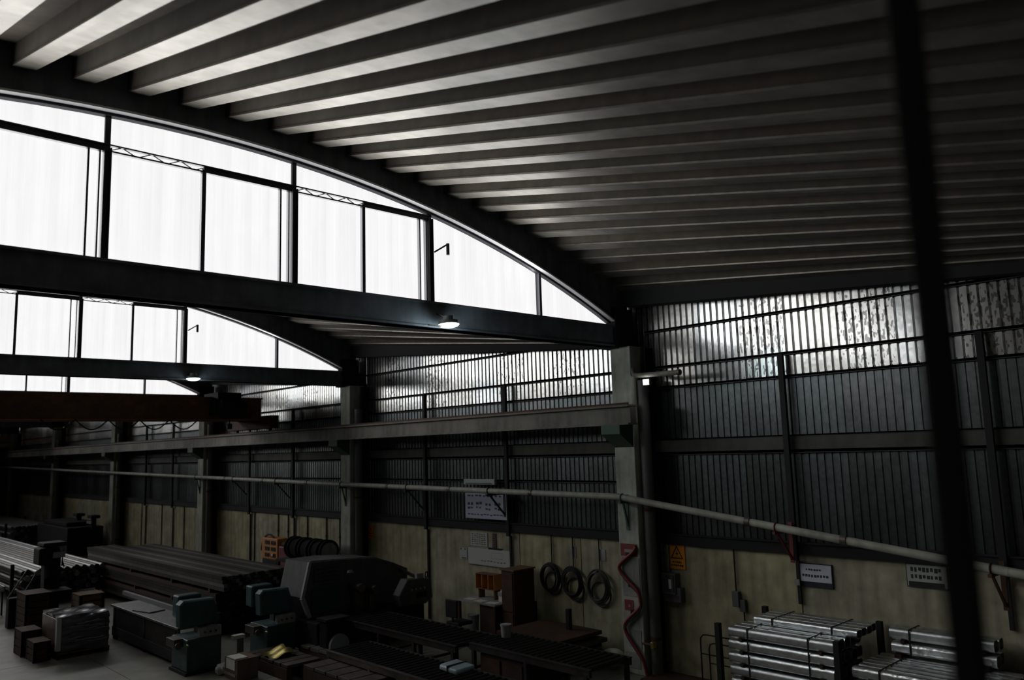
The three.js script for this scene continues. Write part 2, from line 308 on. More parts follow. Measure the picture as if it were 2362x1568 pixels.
{ // right wall: painted concrete below, corrugated metal above
  const w = struct('wall_right', 'long side wall with yellow painted base and corrugated metal sheets above', [XW, 0, 0]);
  part(w, 'wall_core', B(XW + 0.06, XW + 0.2, 0, 2.6, ZT(NB), 10.6), M.yellowB);
  // base panels
  const cuts = [10.6]; for (let n = 0; n < NB; n++) { const z = ZT(n); cuts.push(z - 0.02 + 7.08, z + 3.54, z); if (n >= 1) { cuts.push(z - 1.6); } }
  cuts.push(ZT(NB)); cuts.sort((a, b) => b - a);
  const uniq = cuts.filter((v, i) => !i || cuts[i - 1] - v > 0.5);
  for (let i = 0; i < uniq.length - 1; i++) part(w, 'wall_panel', B(XW - 0.05, XW + 0.06, 0, 2.52, uniq[i + 1] + 0.012, uniq[i] - 0.012), i % 2 ? M.yellow : M.yellowB);
  // corrugated sheets
  const p = 0.14, per = 7; let i = 0;
  for (let z1 = 10.6; z1 > ZT(NB) + 0.1; z1 -= p * per, i++) {
    const prof = [[0, 0], [0.086, 0], [0.097, 1], [0.129, 1], [0.14, 0]];
    const bayN = z1 > 0 ? 0 : Math.min(NB, Math.ceil((-z1 - 0.02 + 0.001) / PITCH + 0.0001)), zc = z1 - p * per / 2, f = Math.min(1, Math.max(0, ((bayN ? ZT(bayN - 1) : 10.6) - zc) / PITCH));
    const top = 6.72 + 0.9 * f, x = XW + (i % 2 ? 0.003 : 0);
    const line = []; for (let k = 0; k < per; k++) for (const [d, e] of prof.slice(0, k === per - 1 ? 5 : 4)) line.push([z1 - k * p - d, e]);
    for (const [lo, hi, dx, dp, m] of [[2.56, 5.7, 0.006, 0.02, M.sheetLow[i % 2]], [5.62, top, 0, 0.048, M.sheet[[1, 0, 1, 2, 1, 0, 2][i % 7]]]]) {   // darker lower course, brighter upper course lapped over it
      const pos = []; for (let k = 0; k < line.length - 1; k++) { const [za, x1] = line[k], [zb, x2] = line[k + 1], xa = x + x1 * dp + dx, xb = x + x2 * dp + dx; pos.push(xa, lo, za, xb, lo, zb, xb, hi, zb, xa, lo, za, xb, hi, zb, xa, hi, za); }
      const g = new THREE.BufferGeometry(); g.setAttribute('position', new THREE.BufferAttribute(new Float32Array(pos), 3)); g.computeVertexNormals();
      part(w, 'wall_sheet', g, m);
    }
  }
  // girts, sill channel
  for (let n = 1; n <= NB; n++) {
    const za = ZT(n) + 0.45, zb = ZT(n - 1) - 0.1;
    for (const [y, h] of [[6.84, 0.04], [6.07, 0.045], [5.65, 0.04], [4.58, 0.025], [4.3, 0.04]].concat(n > 1 ? [[3.72, 0.04]] : [])) part(w, 'girt', [B(XW - 0.06, XW - 0.01, y - h / 2, y + h / 2, za, zb), B(XW - 0.06, XW - 0.055, y - h / 2 - 0.012, y + h / 2, za, zb)], M.dark);
    part(w, 'girt', B(XW - 0.06, XW - 0.012, 4.33, 4.56, za, zb), M.band);
    part(w, 'sill_channel', [B(XW - 0.13, XW - 0.02, 2.5, 2.7, za, zb), B(XW - 0.16, XW - 0.02, 2.69, 2.71, za, zb)], M.darkB);
  }
}
{ // the other walls, out of view
  part(struct('wall_left', 'far left side wall of the hall'), 'wall_body', B(XL - 0.3, XL, 0, 8.6, ZT(NB), 10.6), M.deck);
  part(struct('wall_back', 'end wall at the far end of the hall'), 'wall_body', B(XL, XW, 0, 9.8, ZT(NB) - 0.3, ZT(NB)), M.deck);
  part(struct('wall_front', 'end wall behind the camera'), 'wall_body', B(XL, XW, 0, 9.8, 10.6, 10.9), M.deck);
  part(struct('wall_outer', 'outer cladding of the side wall'), 'wall_body', B(XW + 0.07, XW + 0.2, 2.6, 6.6, ZT(NB), 10.6), M.deck);
}
// columns along the wall
const colNote = ['', 'nearest concrete column, with the red hose, white notices and grey downpipe', 'second concrete column, beside the small orange notice', 'third concrete column, behind the stack of long steel bars', 'fourth concrete column, behind the far end of the bars', 'fifth concrete column far down the wall', 'sixth concrete column near the end of the wall'];
for (let n = 1; n <= 6; n++) {
  const z = ZT(n) + 0.2, c = struct('column', colNote[n], [13.3, 0, z]);
  part(c, 'shaft', [B(13.05, 13.58, 0, 6.52, z - 0.26, z + 0.26, 0.02)], M.column);
  part(c, 'corbel', [prismZ([[13.05, 4.45], [13.05, 4.9], [12.62, 4.9], [12.62, 4.72]], z - 0.24, z + 0.24)], M.greenSteel);
  part(c, 'steel_post', [B(13.4, 13.6, 0, 6.5, z + 0.325, z + 0.345), B(13.4, 13.42, 0, 6.5, z + 0.29, z + 0.38), B(13.575, 13.595, 0, 6.5, z + 0.29, z + 0.38)], M.darkB);
  const d = part(c, 'downpipe', [cyl(13.25, 2.9, z + 0.4, 0.115, 5.8, 'y', 20)], M.downpipe, 'grey downpipe', 0.6);
  part(d, 'pipe_clamp', [cyl(13.25, 0.72, z + 0.4, 0.128, 0.06, 'y', 20), cyl(13.25, 3.2, z + 0.4, 0.128, 0.06, 'y', 20)], M.rust);
}
// slender steel posts between the columns
for (let n = 1; n <= 4; n++) for (const [k, f] of [[0, 3.53], [1, 6.79]]) {
  const z = ZT(n) + f, low = n === 1 ? 1.65 : 0.05;
  const c = struct('wall_post', ['dark steel post on the metal wall', 'in bay', n, k ? 'nearer the camera' : 'farther from the camera'].join(' '), [13.5, 0, z]);
  part(c, 'shaft', [B(13.46, 13.475, 2.4, 6.05, z - 0.05, z + 0.05), B(13.52, 13.535, 2.4, 6.05, z - 0.05, z + 0.05), B(13.475, 13.52, 2.4, 6.05, z - 0.008, z + 0.008)], M.darkB); part(c, 'lower_leg', B(13.54, 13.58, low, 2.4, z - 0.03, z + 0.03), M.darkB);
  if (n === 1 && k === 0) part(c, 'white_tag', B(13.48, 13.5, 1.98, 2.08, z - 0.05, z + 0.05), M.whiteDim);
}
{ // crane runway beam along the columns and the travelling crane
  const b = struct('runway_beam', 'long grey crane runway beam carried by the columns', [12.85, 4.9, -10]);
  part(b, 'web', B(12.76, 12.94, 4.93, 5.27, ZT(7), -9.98), M.beam);
  part(b, 'flange', [B(12.68, 13.02, 4.9, 4.935, ZT(7), -9.98)], M.beam); part(b, 'flange', [B(12.68, 13.02, 5.26, 5.3, ZT(7), -9.98)], M.beam);
  part(b, 'rail', B(12.82, 12.88, 5.3, 5.35, ZT(7), -10.1), M.rust);
  const b2 = struct('runway_beam', 'crane runway beam on the opposite side of the hall', [-4.6, 4.9, -10]);
  part(b2, 'web', B(-4.7, -4.5, 4.9, 5.3, ZT(7), -9.98), M.beam);
  const c = thing('overhead_crane', 'rusty orange overhead travelling crane spanning the far end of the hall', 'crane', [12.85, 5.35, -26]);
  part(c, 'girder', [B(-4.6, 12.75, 5.74, 6.46, -26.3, -25.9, 0.015), B(-4.6, 12.75, 6.42, 6.47, -26.4, -25.8), B(-4.6, 12.75, 5.73, 5.77, -26.4, -25.8)], M.crane);
  part(c, 'girder', [B(-4.6, 12.75, 5.74, 6.4, -27.6, -27.2, 0.015)], M.crane);
  part(c, 'end_carriage', B(12.68, 13.0, 5.42, 5.85, -28.4, -25.1, 0.02), M.rustBrown); part(c, 'end_carriage', B(-4.78, -4.46, 5.42, 5.85, -28.4, -25.1, 0.02), M.rustBrown);
  for (const z of [-28, -25.5]) part(c, 'wheel', cyl(12.85, 5.47, z, 0.12, 0.1, 'x'), M.steelDark);
  for (const z of [-28, -25.5]) part(c, 'wheel', cyl(-4.6, 5.47, z, 0.12, 0.1, 'x'), M.steelDark);
  const h = part(c, 'hoist', [B(10.9, 11.9, 5.85, 6.35, -25.86, -25.35, 0.04), cyl(11.4, 6.1, -25.2, 0.22, 0.8, 'x'), B(11.0, 11.8, 6.35, 6.6, -26.5, -25.4)], M.darkB, 'dark hoist trolley');
  part(h, 'hook_block', [bar([11.4, 5.85, -25.4], [11.4, 5.55, -25.4], 0.03), B(11.32, 11.48, 5.4, 5.58, -25.45, -25.35, 0.02)], M.steelDark);
  part(c, 'cable_loops', Array.from({ length: 5 }, (_, i) => tube(Array.from({ length: 7 }, (_, k) => [6 + i * 0.9 + k * 0.15, 5.72 - 0.3 * Math.sin(k / 6 * Math.PI), -25.75]), 0.02, 6, 12, false)), M.rubber);
}
{ // pale air pipe along the wall on brackets
  const p = thing('air_pipe', 'long pale pipe running along the side wall on brackets', 'pipe', [12.9, 3.46, -10.5]);
  const pts = [[12.9, 4.29, -65.4], [12.9, 3.59, -20.8], [12.9, 3.46, -10.5], [12.9, 2.58, -3.6], [12.9, 2.1, 0.4]];
  for (let i = 1; i < pts.length; i++) part(p, 'pipe_run', tube([pts[i - 1], pts[i]], 0.066, 14), M.pipe, null, 0.7);
  for (const q of pts.slice(1, -1)) part(p, 'elbow', new THREE.SphereGeometry(0.068, 14, 10).translate(...q), M.pipe, null, 0.7);
  for (const z of [-5.9, -7.6, -13, -15.9, -18.6, -23, -26, -29]) { const k = pts.findIndex((q, i) => i && pts[i - 1][2] <= z && q[2] >= z), A = pts[k - 1], Q = pts[k], f = (z - A[2]) / (Q[2] - A[2]), y = A[1] + (Q[1] - A[1]) * f; part(p, 'coupling', cyl(12.9, y, z, 0.078, 0.1, 'z', 14), M.steelMid, null, 0.7); }
  const yAt = (z) => { const k = pts.findIndex((q, i) => i && pts[i - 1][2] <= z && q[2] >= z), A = pts[k - 1], Q = pts[k]; return A[1] + (Q[1] - A[1]) * (z - A[2]) / (Q[2] - A[2]); };
  for (const [z, x, m, l] of [[-3.81, 13.4, M.rustBrown, 'rusty pipe bracket at the right edge beyond the black post'], [-7.07, 13.4, M.redDark, 'dark red pipe bracket above the white notice board'], [-10.4, 13.05, M.greenSteel, 'dark green pipe bracket on the column with the red hose'], [-14.43, 13.4, M.dark, 'dark pipe bracket beside the hanging white board'], [-17.7, 13.4, M.dark, 'dark pipe bracket midway between the first and second columns'], [-21.0, 13.05, M.greenSteel, 'pipe bracket on the second column'], [-25.05, 13.4, M.dark, 'pipe bracket between the second and third columns, nearer'], [-28.3, 13.4, M.dark, 'pipe bracket between the second and third columns, farther'], [-31.65, 13.05, M.greenSteel, 'pipe bracket on the third column']]) {
    const y = yAt(z), b = thing('pipe_bracket', l, 'bracket', [x, y - 0.4, z], 'brackets under the pale pipe');
    part(b, 'arm', B(12.8, x, y - 0.115, y - 0.07, z - 0.025, z + 0.025), m); part(b, 'brace', bar([12.92, y - 0.1, z], [x, y - 0.6, z], 0.035), m); part(b, 'wall_plate', B(x - 0.02, x, y - 0.65, y + 0.05, z - 0.035, z + 0.035), m);
    part(b, 'clip', new THREE.TorusGeometry(0.074, 0.012, 6, 16).translate(12.9, y, z), m);
  }
}

// ---------------------------------------------------------------- large things on the floor
{ // galvanised tube bundles at the right
  const ring = (P, w, h, r) => { P.moveTo(-w / 2 + r, -h / 2); P.lineTo(w / 2 - r, -h / 2); P.absarc(w / 2 - r, -h / 2 + r, r, -Math.PI / 2, 0); P.lineTo(w / 2, h / 2 - r); P.absarc(w / 2 - r, h / 2 - r, r, 0, Math.PI / 2); P.lineTo(-w / 2 + r, h / 2); P.absarc(-w / 2 + r, h / 2 - r, r, Math.PI / 2, Math.PI); P.lineTo(-w / 2, -h / 2 + r); P.absarc(-w / 2 + r, -h / 2 + r, r, Math.PI, Math.PI * 1.5); return P; };
  const tubeGeo = (w, h, L, t = 0.008) => { const r = Math.min(w, h) * 0.36, s = ring(new THREE.Shape(), w, h, r); s.holes.push(ring(new THREE.Path(), w - 2 * t, h - 2 * t, r - t)); return toCreasedNormals(new THREE.ExtrudeGeometry(s, { depth: L, bevelEnabled: false, curveSegments: 5 }).translate(0, 0, -L / 2), 0.6); };
  const G = [M.galv, M.galv, M.galvDull];
  const bundle = (label, x0, y0, nx, ny, w, h, gap, za, zb, note) => {
    const o = thing('tube_bundle', label, 'metal tubes', [x0, y0, (za + zb) / 2], 'strapped bundles of galvanised tube');
    const spots = []; for (let j = 0; j < ny; j++) for (let i = 0; i < nx; i++) spots.push([x0 + w * (i + 0.5) + rr(-0.004, 0.004), y0 + h / 2 + j * (h + gap), (za + zb) / 2 + rr(-0.015, 0.015)]);
    pieces(o, 'tube', tubeGeo(w - 0.004, h, zb - za), G, spots);
    for (const f of [0.2, 0.78]) { const z = za + (zb - za) * f, x1 = x0 + nx * w, y1 = y0 + ny * (h + gap) - gap; part(o, 'strap', [B(x0 - 0.008, x0 - 0.003, y0, y1, z - 0.012, z + 0.012), B(x0 - 0.008, x1 + 0.005, y1 + 0.002, y1 + 0.006, z - 0.012, z + 0.012), B(x1 + 0.003, x1 + 0.008, y0, y1, z - 0.012, z + 0.012)], M.black); }
    if (gap > 0.015) for (let j = 1; j < ny; j++) for (const f of [0.12, 0.88]) { const z = za + (zb - za) * f, y = y0 + j * (h + gap) - gap; part(o, 'spacer', B(x0, x0 + nx * w, y, y + gap, z - 0.03, z + 0.03), M.woodDark); }
    return o;
  };
  bundle('large strapped bundle of bright galvanised tubes in five layers, standing highest at the right', 12.0, 0.5, 5, 5, 0.2, 0.165, 0.035, -7.58, -5.8);
  bundle('flat upper bundle of galvanised tubes lying on top of the large five-layer bundle', 12.42, 1.47, 4, 1, 0.19, 0.12, 0, -7.35, -5.62);
  bundle('dark galvanised tube bundle in front of the rack, partly hidden by the black post', 12.05, 0.62, 6, 3, 0.19, 0.16, 0.03, -5.55, -3.6);
  bundle('low galvanised tube bundle against the wall behind the black post', 13.0, 1.2, 2, 2, 0.2, 0.17, 0.04, -5.35, -3.9);
  const r = thing('storage_rack', 'black steel rack with uprights holding the galvanised tube bundles', 'rack', [12.6, 0, -6]);
  for (const z of [-7.72, -5.7]) { for (const x of [11.93, 13.48]) part(r, 'upright', [B(x - 0.045, x + 0.045, 0, x < 12.5 ? 1.52 : 1.55, z - 0.045, z + 0.045, 0.006)], M.black); part(r, 'beam', B(11.88, 13.5, 0.36, 0.46, z - 0.04, z + 0.04), M.rustBrown); }
  for (const z of [-7.2, -6.6, -6.1, -5.2, -4.5, -3.8]) part(r, 'bearer', B(11.95, 13.5, z > -5.7 ? 0.5 : 0.38, z > -5.7 ? 0.62 : 0.5, z - 0.05, z + 0.05), M.woodDark);
  for (const x of [12.0, 12.7, 13.4]) part(r, 'rail', B(x - 0.04, x + 0.04, 0.42, 0.5, -5.65, -3.6), M.rustBrown);
  for (const x of [11.93, 13.48]) part(r, 'upright', B(x - 0.045, x + 0.045, 0, 1.2, -3.6, -3.51, 0.006), M.black);
  part(r, 'bearer', B(12.98, 13.45, 1.12, 1.2, -5.3, -5.2), M.woodDark); part(r, 'bearer', B(12.98, 13.45, 1.12, 1.2, -4.1, -4.0), M.woodDark);
  part(r, 'prop', B(13.2, 13.28, 0.46, 1.12, -5.3, -5.2), M.black); part(r, 'prop', B(13.2, 13.28, 0.46, 1.12, -4.1, -4.0), M.black);
  const h = thing('hoop_stand', 'black stand of two bent tube hoops beside the galvanised bundles', 'stand', [13.2, 0, -8.7]);
  for (const [z0, top, x] of [[-8.94, 0.95, 13.2], [-8.66, 0.86, 13.05]]) part(h, 'hoop', tube([[x, 0, z0], [x, top - 0.08, z0], [x, top - 0.02, z0 + 0.03], [x, top, z0 + 0.1], [x, top, z0 + 0.85]], 0.014, 8), M.black, null, 0.7);
  part(h, 'crossbar', tube([[13.2, 0.6, -8.94], [13.2, 0.6, -8.05]], 0.012), M.black); part(h, 'crossbar', tube([[13.05, 0.5, -8.66], [13.05, 0.5, -7.9]], 0.012), M.black); part(h, 'foot', [B(13.02, 13.23, 0, 0.02, -8.97, -8.6), tube([[13.2, 0, -8.09], [13.2, 0.95, -8.09]], 0.014), tube([[13.05, 0, -7.81], [13.05, 0.86, -7.81]], 0.014)], M.black);
}
function roller(label, x0, x1, y, z0, z1, pitch, m, rm) { // roller conveyor along the hall, rollers across
  const o = thing('roller_conveyor', label, 'conveyor', [(x0 + x1) / 2, 0, (z0 + z1) / 2]);
  for (const x of [x0, x1]) part(o, 'side_rail', [B(x - 0.03, x + 0.03, y - 0.14, y - 0.02, z0, z1, 0.006), B(x - 0.045, x + 0.045, y - 0.025, y - 0.012, z0, z1)], m);
  const n = Math.floor((z1 - z0 - 0.1) / pitch), sp = []; for (let i = 0; i <= n; i++) sp.push([(x0 + x1) / 2, y - 0.035, z0 + 0.06 + i * pitch]);
  pieces(o, 'roller', cyl(0, 0, 0, 0.045, x1 - x0 - 0.07, 'x', 12), rm, sp);
  const L = Math.max(2, Math.round((z1 - z0) / 1.5) + 1);
  for (let i = 0; i < L; i++) { const z = z0 + 0.1 + (z1 - z0 - 0.2) * i / (L - 1); for (const x of [x0, x1]) part(o, 'leg', B(x - 0.035, x + 0.035, 0, y - 0.1, z - 0.035, z + 0.035), m); part(o, 'brace', B(x0, x1, 0.25, 0.3, z - 0.02, z + 0.02), m); }
  return o;
}
roller('dark roller conveyor table ending near the red hose column', 10.2, 11.25, 0.9, -12.05, -9.05, 0.15, M.steelDark, M.steelDark);
roller('dark roller conveyor behind the white bucket table, leading to the rear saw', 10.1, 11.2, 0.8, -16.3, -12.35, 0.2, M.steelDark, M.steelDark);
roller('low roller conveyor at the bottom edge beside the blue-grey wrapped pack', 9.0, 10.0, 0.5, -15.2, -10.6, 0.16, M.steelMid, M.steelDark);
{ const c = thing('conveyor_cabinet', 'rusty brown cabinet under the roller table with the white bucket', 'cabinet', [10.7, 0, -10.8]);
  part(c, 'body', B(10.26, 11.18, 0.0, 0.72, -11.85, -10.65, 0.02), M.woodDark); part(c, 'door', B(10.235, 10.26, 0.06, 0.66, -11.8, -11.28, 0.006), M.rustBrown); part(c, 'door', B(10.235, 10.26, 0.06, 0.66, -11.22, -10.7, 0.006), M.rustBrown);
  const d = thing('paint_bucket', 'small white bucket standing on the dark roller table', 'bucket', [10.85, 0.92, -11.75]);
  part(d, 'body', new THREE.CylinderGeometry(0.105, 0.088, 0.22, 20, 1, true).translate(10.85, 1.02, -11.75), M.whiteDim, null, 0.6); part(d, 'lid', cyl(10.85, 1.135, -11.75, 0.112, 0.025, 'y', 20), M.greyLight); part(d, 'base', cyl(10.85, 0.915, -11.75, 0.086, 0.008, 'y', 20), M.whiteDim);
}
{ // dark plates and uprights between conveyors and the wall
  for (let i = 0; i < 5; i++) { const y = 0.12 + i * 0.12, o = thing('steel_plate', ['bottom', 'second', 'middle', 'fourth', 'top'][i] + ' plate of the dark stack against the wall under the hose coils', 'steel plate', [12.5, y, -12.6]); part(o, 'sheet', B(11.75 + rr(0, 0.1), 13.3 - rr(0, 0.12), y, y + 0.08, -13.1 + rr(-0.1, 0.1), -11.3 + rr(-0.1, 0.1), 0.008), i % 2 ? M.steelDark : M.rustBrown); for (const z of [-12.9, -11.75]) part(o, 'bearer', B(11.9, 13.15, i ? y - 0.04 : 0, y, z, z + 0.08), M.woodDark); }
  const u = thing('guide_post', 'short black upright standing at the end of the dark plate stack', 'post', [12.85, 0, -11.95]);
  part(u, 'post_body', B(12.8, 12.9, 0, 1.1, -12.0, -11.9, 0.01), M.black); part(u, 'foot_plate', B(12.7, 13.0, 0, 0.015, -12.1, -11.8), M.black);
  const v = thing('guide_post', 'thin black upright near the wooden cabinet', 'post', [13.2, 0, -13.6]);
  part(v, 'post_body', B(13.2, 13.26, 0, 1.05, -13.35, -13.29, 0.01), M.black);
  const c = thing('concrete_block', 'rough pale concrete lump at the foot of the dark plates', 'concrete block', [12.9, 0, -10.9]);
  const g = new THREE.DodecahedronGeometry(0.2, 1); g.scale(1.2, 0.9, 1.4); g.translate(13.1, 0.22, -11.0); part(c, 'lump', g, M.column);
}
{ // desk corner by the wall
  const d = thing('work_desk', 'wooden desk covered with papers by the yellow wall', 'desk', [12.9, 0, -14.5]);
  part(d, 'top', B(12.55, 13.35, 0.94, 0.98, -15.3, -13.95, 0.008), M.whiteDim); for (const z of [-15.25, -14.0]) for (const x of [12.6, 13.3]) part(d, 'leg', B(x - 0.03, x + 0.03, 0, 0.94, z - 0.03, z + 0.03), M.woodDark); part(d, 'back_panel', B(13.3, 13.33, 0.3, 0.94, -15.2, -14.05), M.woodDark);
  part(d, 'drawer_unit', B(12.62, 13.25, 0.25, 0.93, -14.55, -14.05, 0.01), M.woodDark);
  const c = thing('wooden_cabinet', 'tall dark brown wooden cabinet at the right end of the desk', 'cabinet', [13.1, 0, -13.72]);
  part(c, 'carcass', B(12.75, 13.4, 0.05, 1.74, -13.92, -13.5, 0.012), M.woodDark); part(c, 'top_board', B(12.72, 13.42, 1.74, 1.77, -13.95, -13.47), M.wood); part(c, 'door', B(12.73, 12.75, 0.85, 1.7, -13.88, -13.54, 0.004), M.rustBrown); part(c, 'door', B(12.73, 12.75, 0.1, 0.82, -13.88, -13.54, 0.004), M.rustBrown); part(c, 'plinth', B(12.8, 13.38, 0, 0.05, -13.9, -13.52), M.black);
  const o = thing('parts_bin', 'open orange-brown pigeonhole box standing on the desk', 'box', [13.0, 0.98, -14.75]);
  part(o, 'back', B(13.2, 13.22, 1.2, 1.55, -15.05, -14.4), M.orange); for (const z of [-15.05, -14.83, -14.61, -14.4]) part(o, 'divider', B(12.95, 13.2, 1.2, 1.55, z - 0.008, z + 0.008), M.orange); for (const y of [1.2, 1.54]) part(o, 'shelf', B(12.95, 13.2, y, y + 0.015, -15.05, -14.4), M.wood);
  for (const z of [-15.0, -14.45]) part(o, 'foot', B(13.0, 13.18, 0.98, 1.2, z - 0.02, z + 0.02), M.wood);
  for (const [x, z, a, l] of [[12.75, -15.0, 0.1, 'loose white sheet at the left end of the desk'], [12.72, -14.62, -0.15, 'loose white sheet in the middle of the desk'], [12.72, -14.2, 0.2, 'loose white sheet at the right end of the desk']]) { const p = thing('paper_sheet', l, 'paper', [x, 0.98, z]); part(p, 'sheet', new THREE.BoxGeometry(0.21, 0.006, 0.3).rotateY(a).translate(x, 0.985, z), M.paper); }
  const f = thing('paper_box', 'small pale paper box standing on the desk next to the tall cabinet', 'box', [13.0, 0.98, -14.1]); part(f, 'body', B(12.92, 13.1, 0.98, 1.2, -14.22, -14.02, 0.008), M.paper); part(f, 'flap', B(12.9, 12.92, 1.12, 1.2, -14.22, -14.02), M.whiteDim);
  const h = thing('office_chair', 'black chair pushed to the left end of the desk', 'chair', [12.25, 0, -14.85]);
  part(h, 'seat', B(12.05, 12.5, 0.5, 0.58, -15.1, -14.65, 0.03), M.rubber); part(h, 'backrest', B(12.02, 12.08, 0.68, 1.08, -15.08, -14.67, 0.03), M.rubber); part(h, 'stem', cyl(12.27, 0.3, -14.87, 0.03, 0.42), M.black); for (let k = 0; k < 5; k++) part(h, 'leg', bar([12.27, 0.1, -14.87], [12.27 + 0.26 * Math.cos(k * 1.257), 0.03, -14.87 + 0.26 * Math.sin(k * 1.257)], 0.035), M.black); part(h, 'back_stem', bar([12.1, 0.54, -14.87], [12.05, 0.75, -14.87], 0.03), M.black);
  const wbin = thing('waste_bin', 'small pale bin under the left end of the desk', 'bin', [12.85, 0, -15.05]); part(wbin, 'body', new THREE.CylinderGeometry(0.14, 0.11, 0.6, 16).translate(12.85, 0.3, -15.05), M.whiteDim, null, 0.6); part(wbin, 'rim', new THREE.TorusGeometry(0.14, 0.01, 6, 20).rotateX(Math.PI / 2).translate(12.85, 0.6, -15.05), M.greyLight);
}
{ // large grey machine with a hanging control panel
  const m = thing('profile_machine', 'long dark grey machine with louvred side and slanted control panel', 'machine', [10.6, 0, -16.9]);
  part(m, 'bed', B(9.5, 12.5, 0.1, 0.75, -17.6, -16.5, 0.03), M.darkB);
  part(m, 'housing', prismZ([[9.62, 0.75], [9.45, 1.25], [9.62, 2.02], [10.4, 2.02], [11.5, 1.92], [12.0, 1.75], [12.45, 1.55], [12.45, 0.75]], -18.2, -17.1, 0.03), M.greyMachine);
  part(m, 'end_frame', [bar([9.63, 2.03, -17.05], [9.44, 1.25, -17.05], 0.07), bar([9.44, 1.25, -17.05], [9.62, 0.8, -17.05], 0.09)], M.greyLight); part(m, 'top_edge', bar([9.65, 2.05, -17.07], [11.4, 1.96, -17.07], 0.03), M.whiteDim);
  for (let i = 0; i < 5; i++) part(m, 'louvre', B(9.75, 10.45, 1.5 + i * 0.09, 1.54 + i * 0.09, -17.09, -17.05), M.greyMachine);
  part(m, 'side_door', B(9.7, 10.4, 0.85, 1.42, -17.1, -17.06, 0.01), M.tealDark);
  for (const [x, y] of [[10.75, 1.35], [11.15, 1.25]]) part(m, 'roll_stand', [B(x - 0.08, x + 0.08, 0.75, y, -16.95, -16.75, 0.01), cyl(x, y, -16.85, 0.1, 0.5, 'z', 14)], M.steelMid);
  part(m, 'work_lamp', [cyl(10.62, 1.72, -16.9, 0.09, 0.05, 'y', 14, 0.05)], M.whiteDim);
  for (const [x, h] of [[9.7, 0.1], [12.3, 0.1]]) part(m, 'foot', B(x - 0.15, x + 0.15, 0, h, -17.4, -16.7), M.black);
  const c = part(m, 'control_panel', prismZ([[11.55, 0.85], [11.5, 1.1], [11.75, 1.45], [12.45, 1.38], [12.5, 0.95], [12.3, 0.82]], -16.45, -16.15, 0.02), M.greyMachine, 'slanted grey control panel');
  for (let i = 0; i < 5; i++) part(c, 'button', cyl(11.72 + i * 0.13, 1.2, -16.14, 0.025, 0.03, 'z', 10), i === 0 ? M.red : M.greyLight);
  part(c, 'screen', B(12.0, 12.3, 0.98, 1.13, -16.15, -16.135), M.black);
  part(m, 'panel_arm', [bar([12.2, 1.4, -16.3], [12.2, 1.6, -17.3], 0.06)], M.steelDark);
  const e = thing('emergency_lever', 'bent pale lever with a black loop on top of the slanted control panel', 'lever', [12.3, 1.4, -16.3]); part(e, 'handle', [new THREE.TorusGeometry(0.07, 0.014, 8, 18).rotateY(0.5).translate(12.42, 1.47, -16.3)], M.black, null, 0.7); part(e, 'pale_block', B(12.1, 12.3, 1.41, 1.53, -16.35, -16.25, 0.01), M.whiteDim);
}
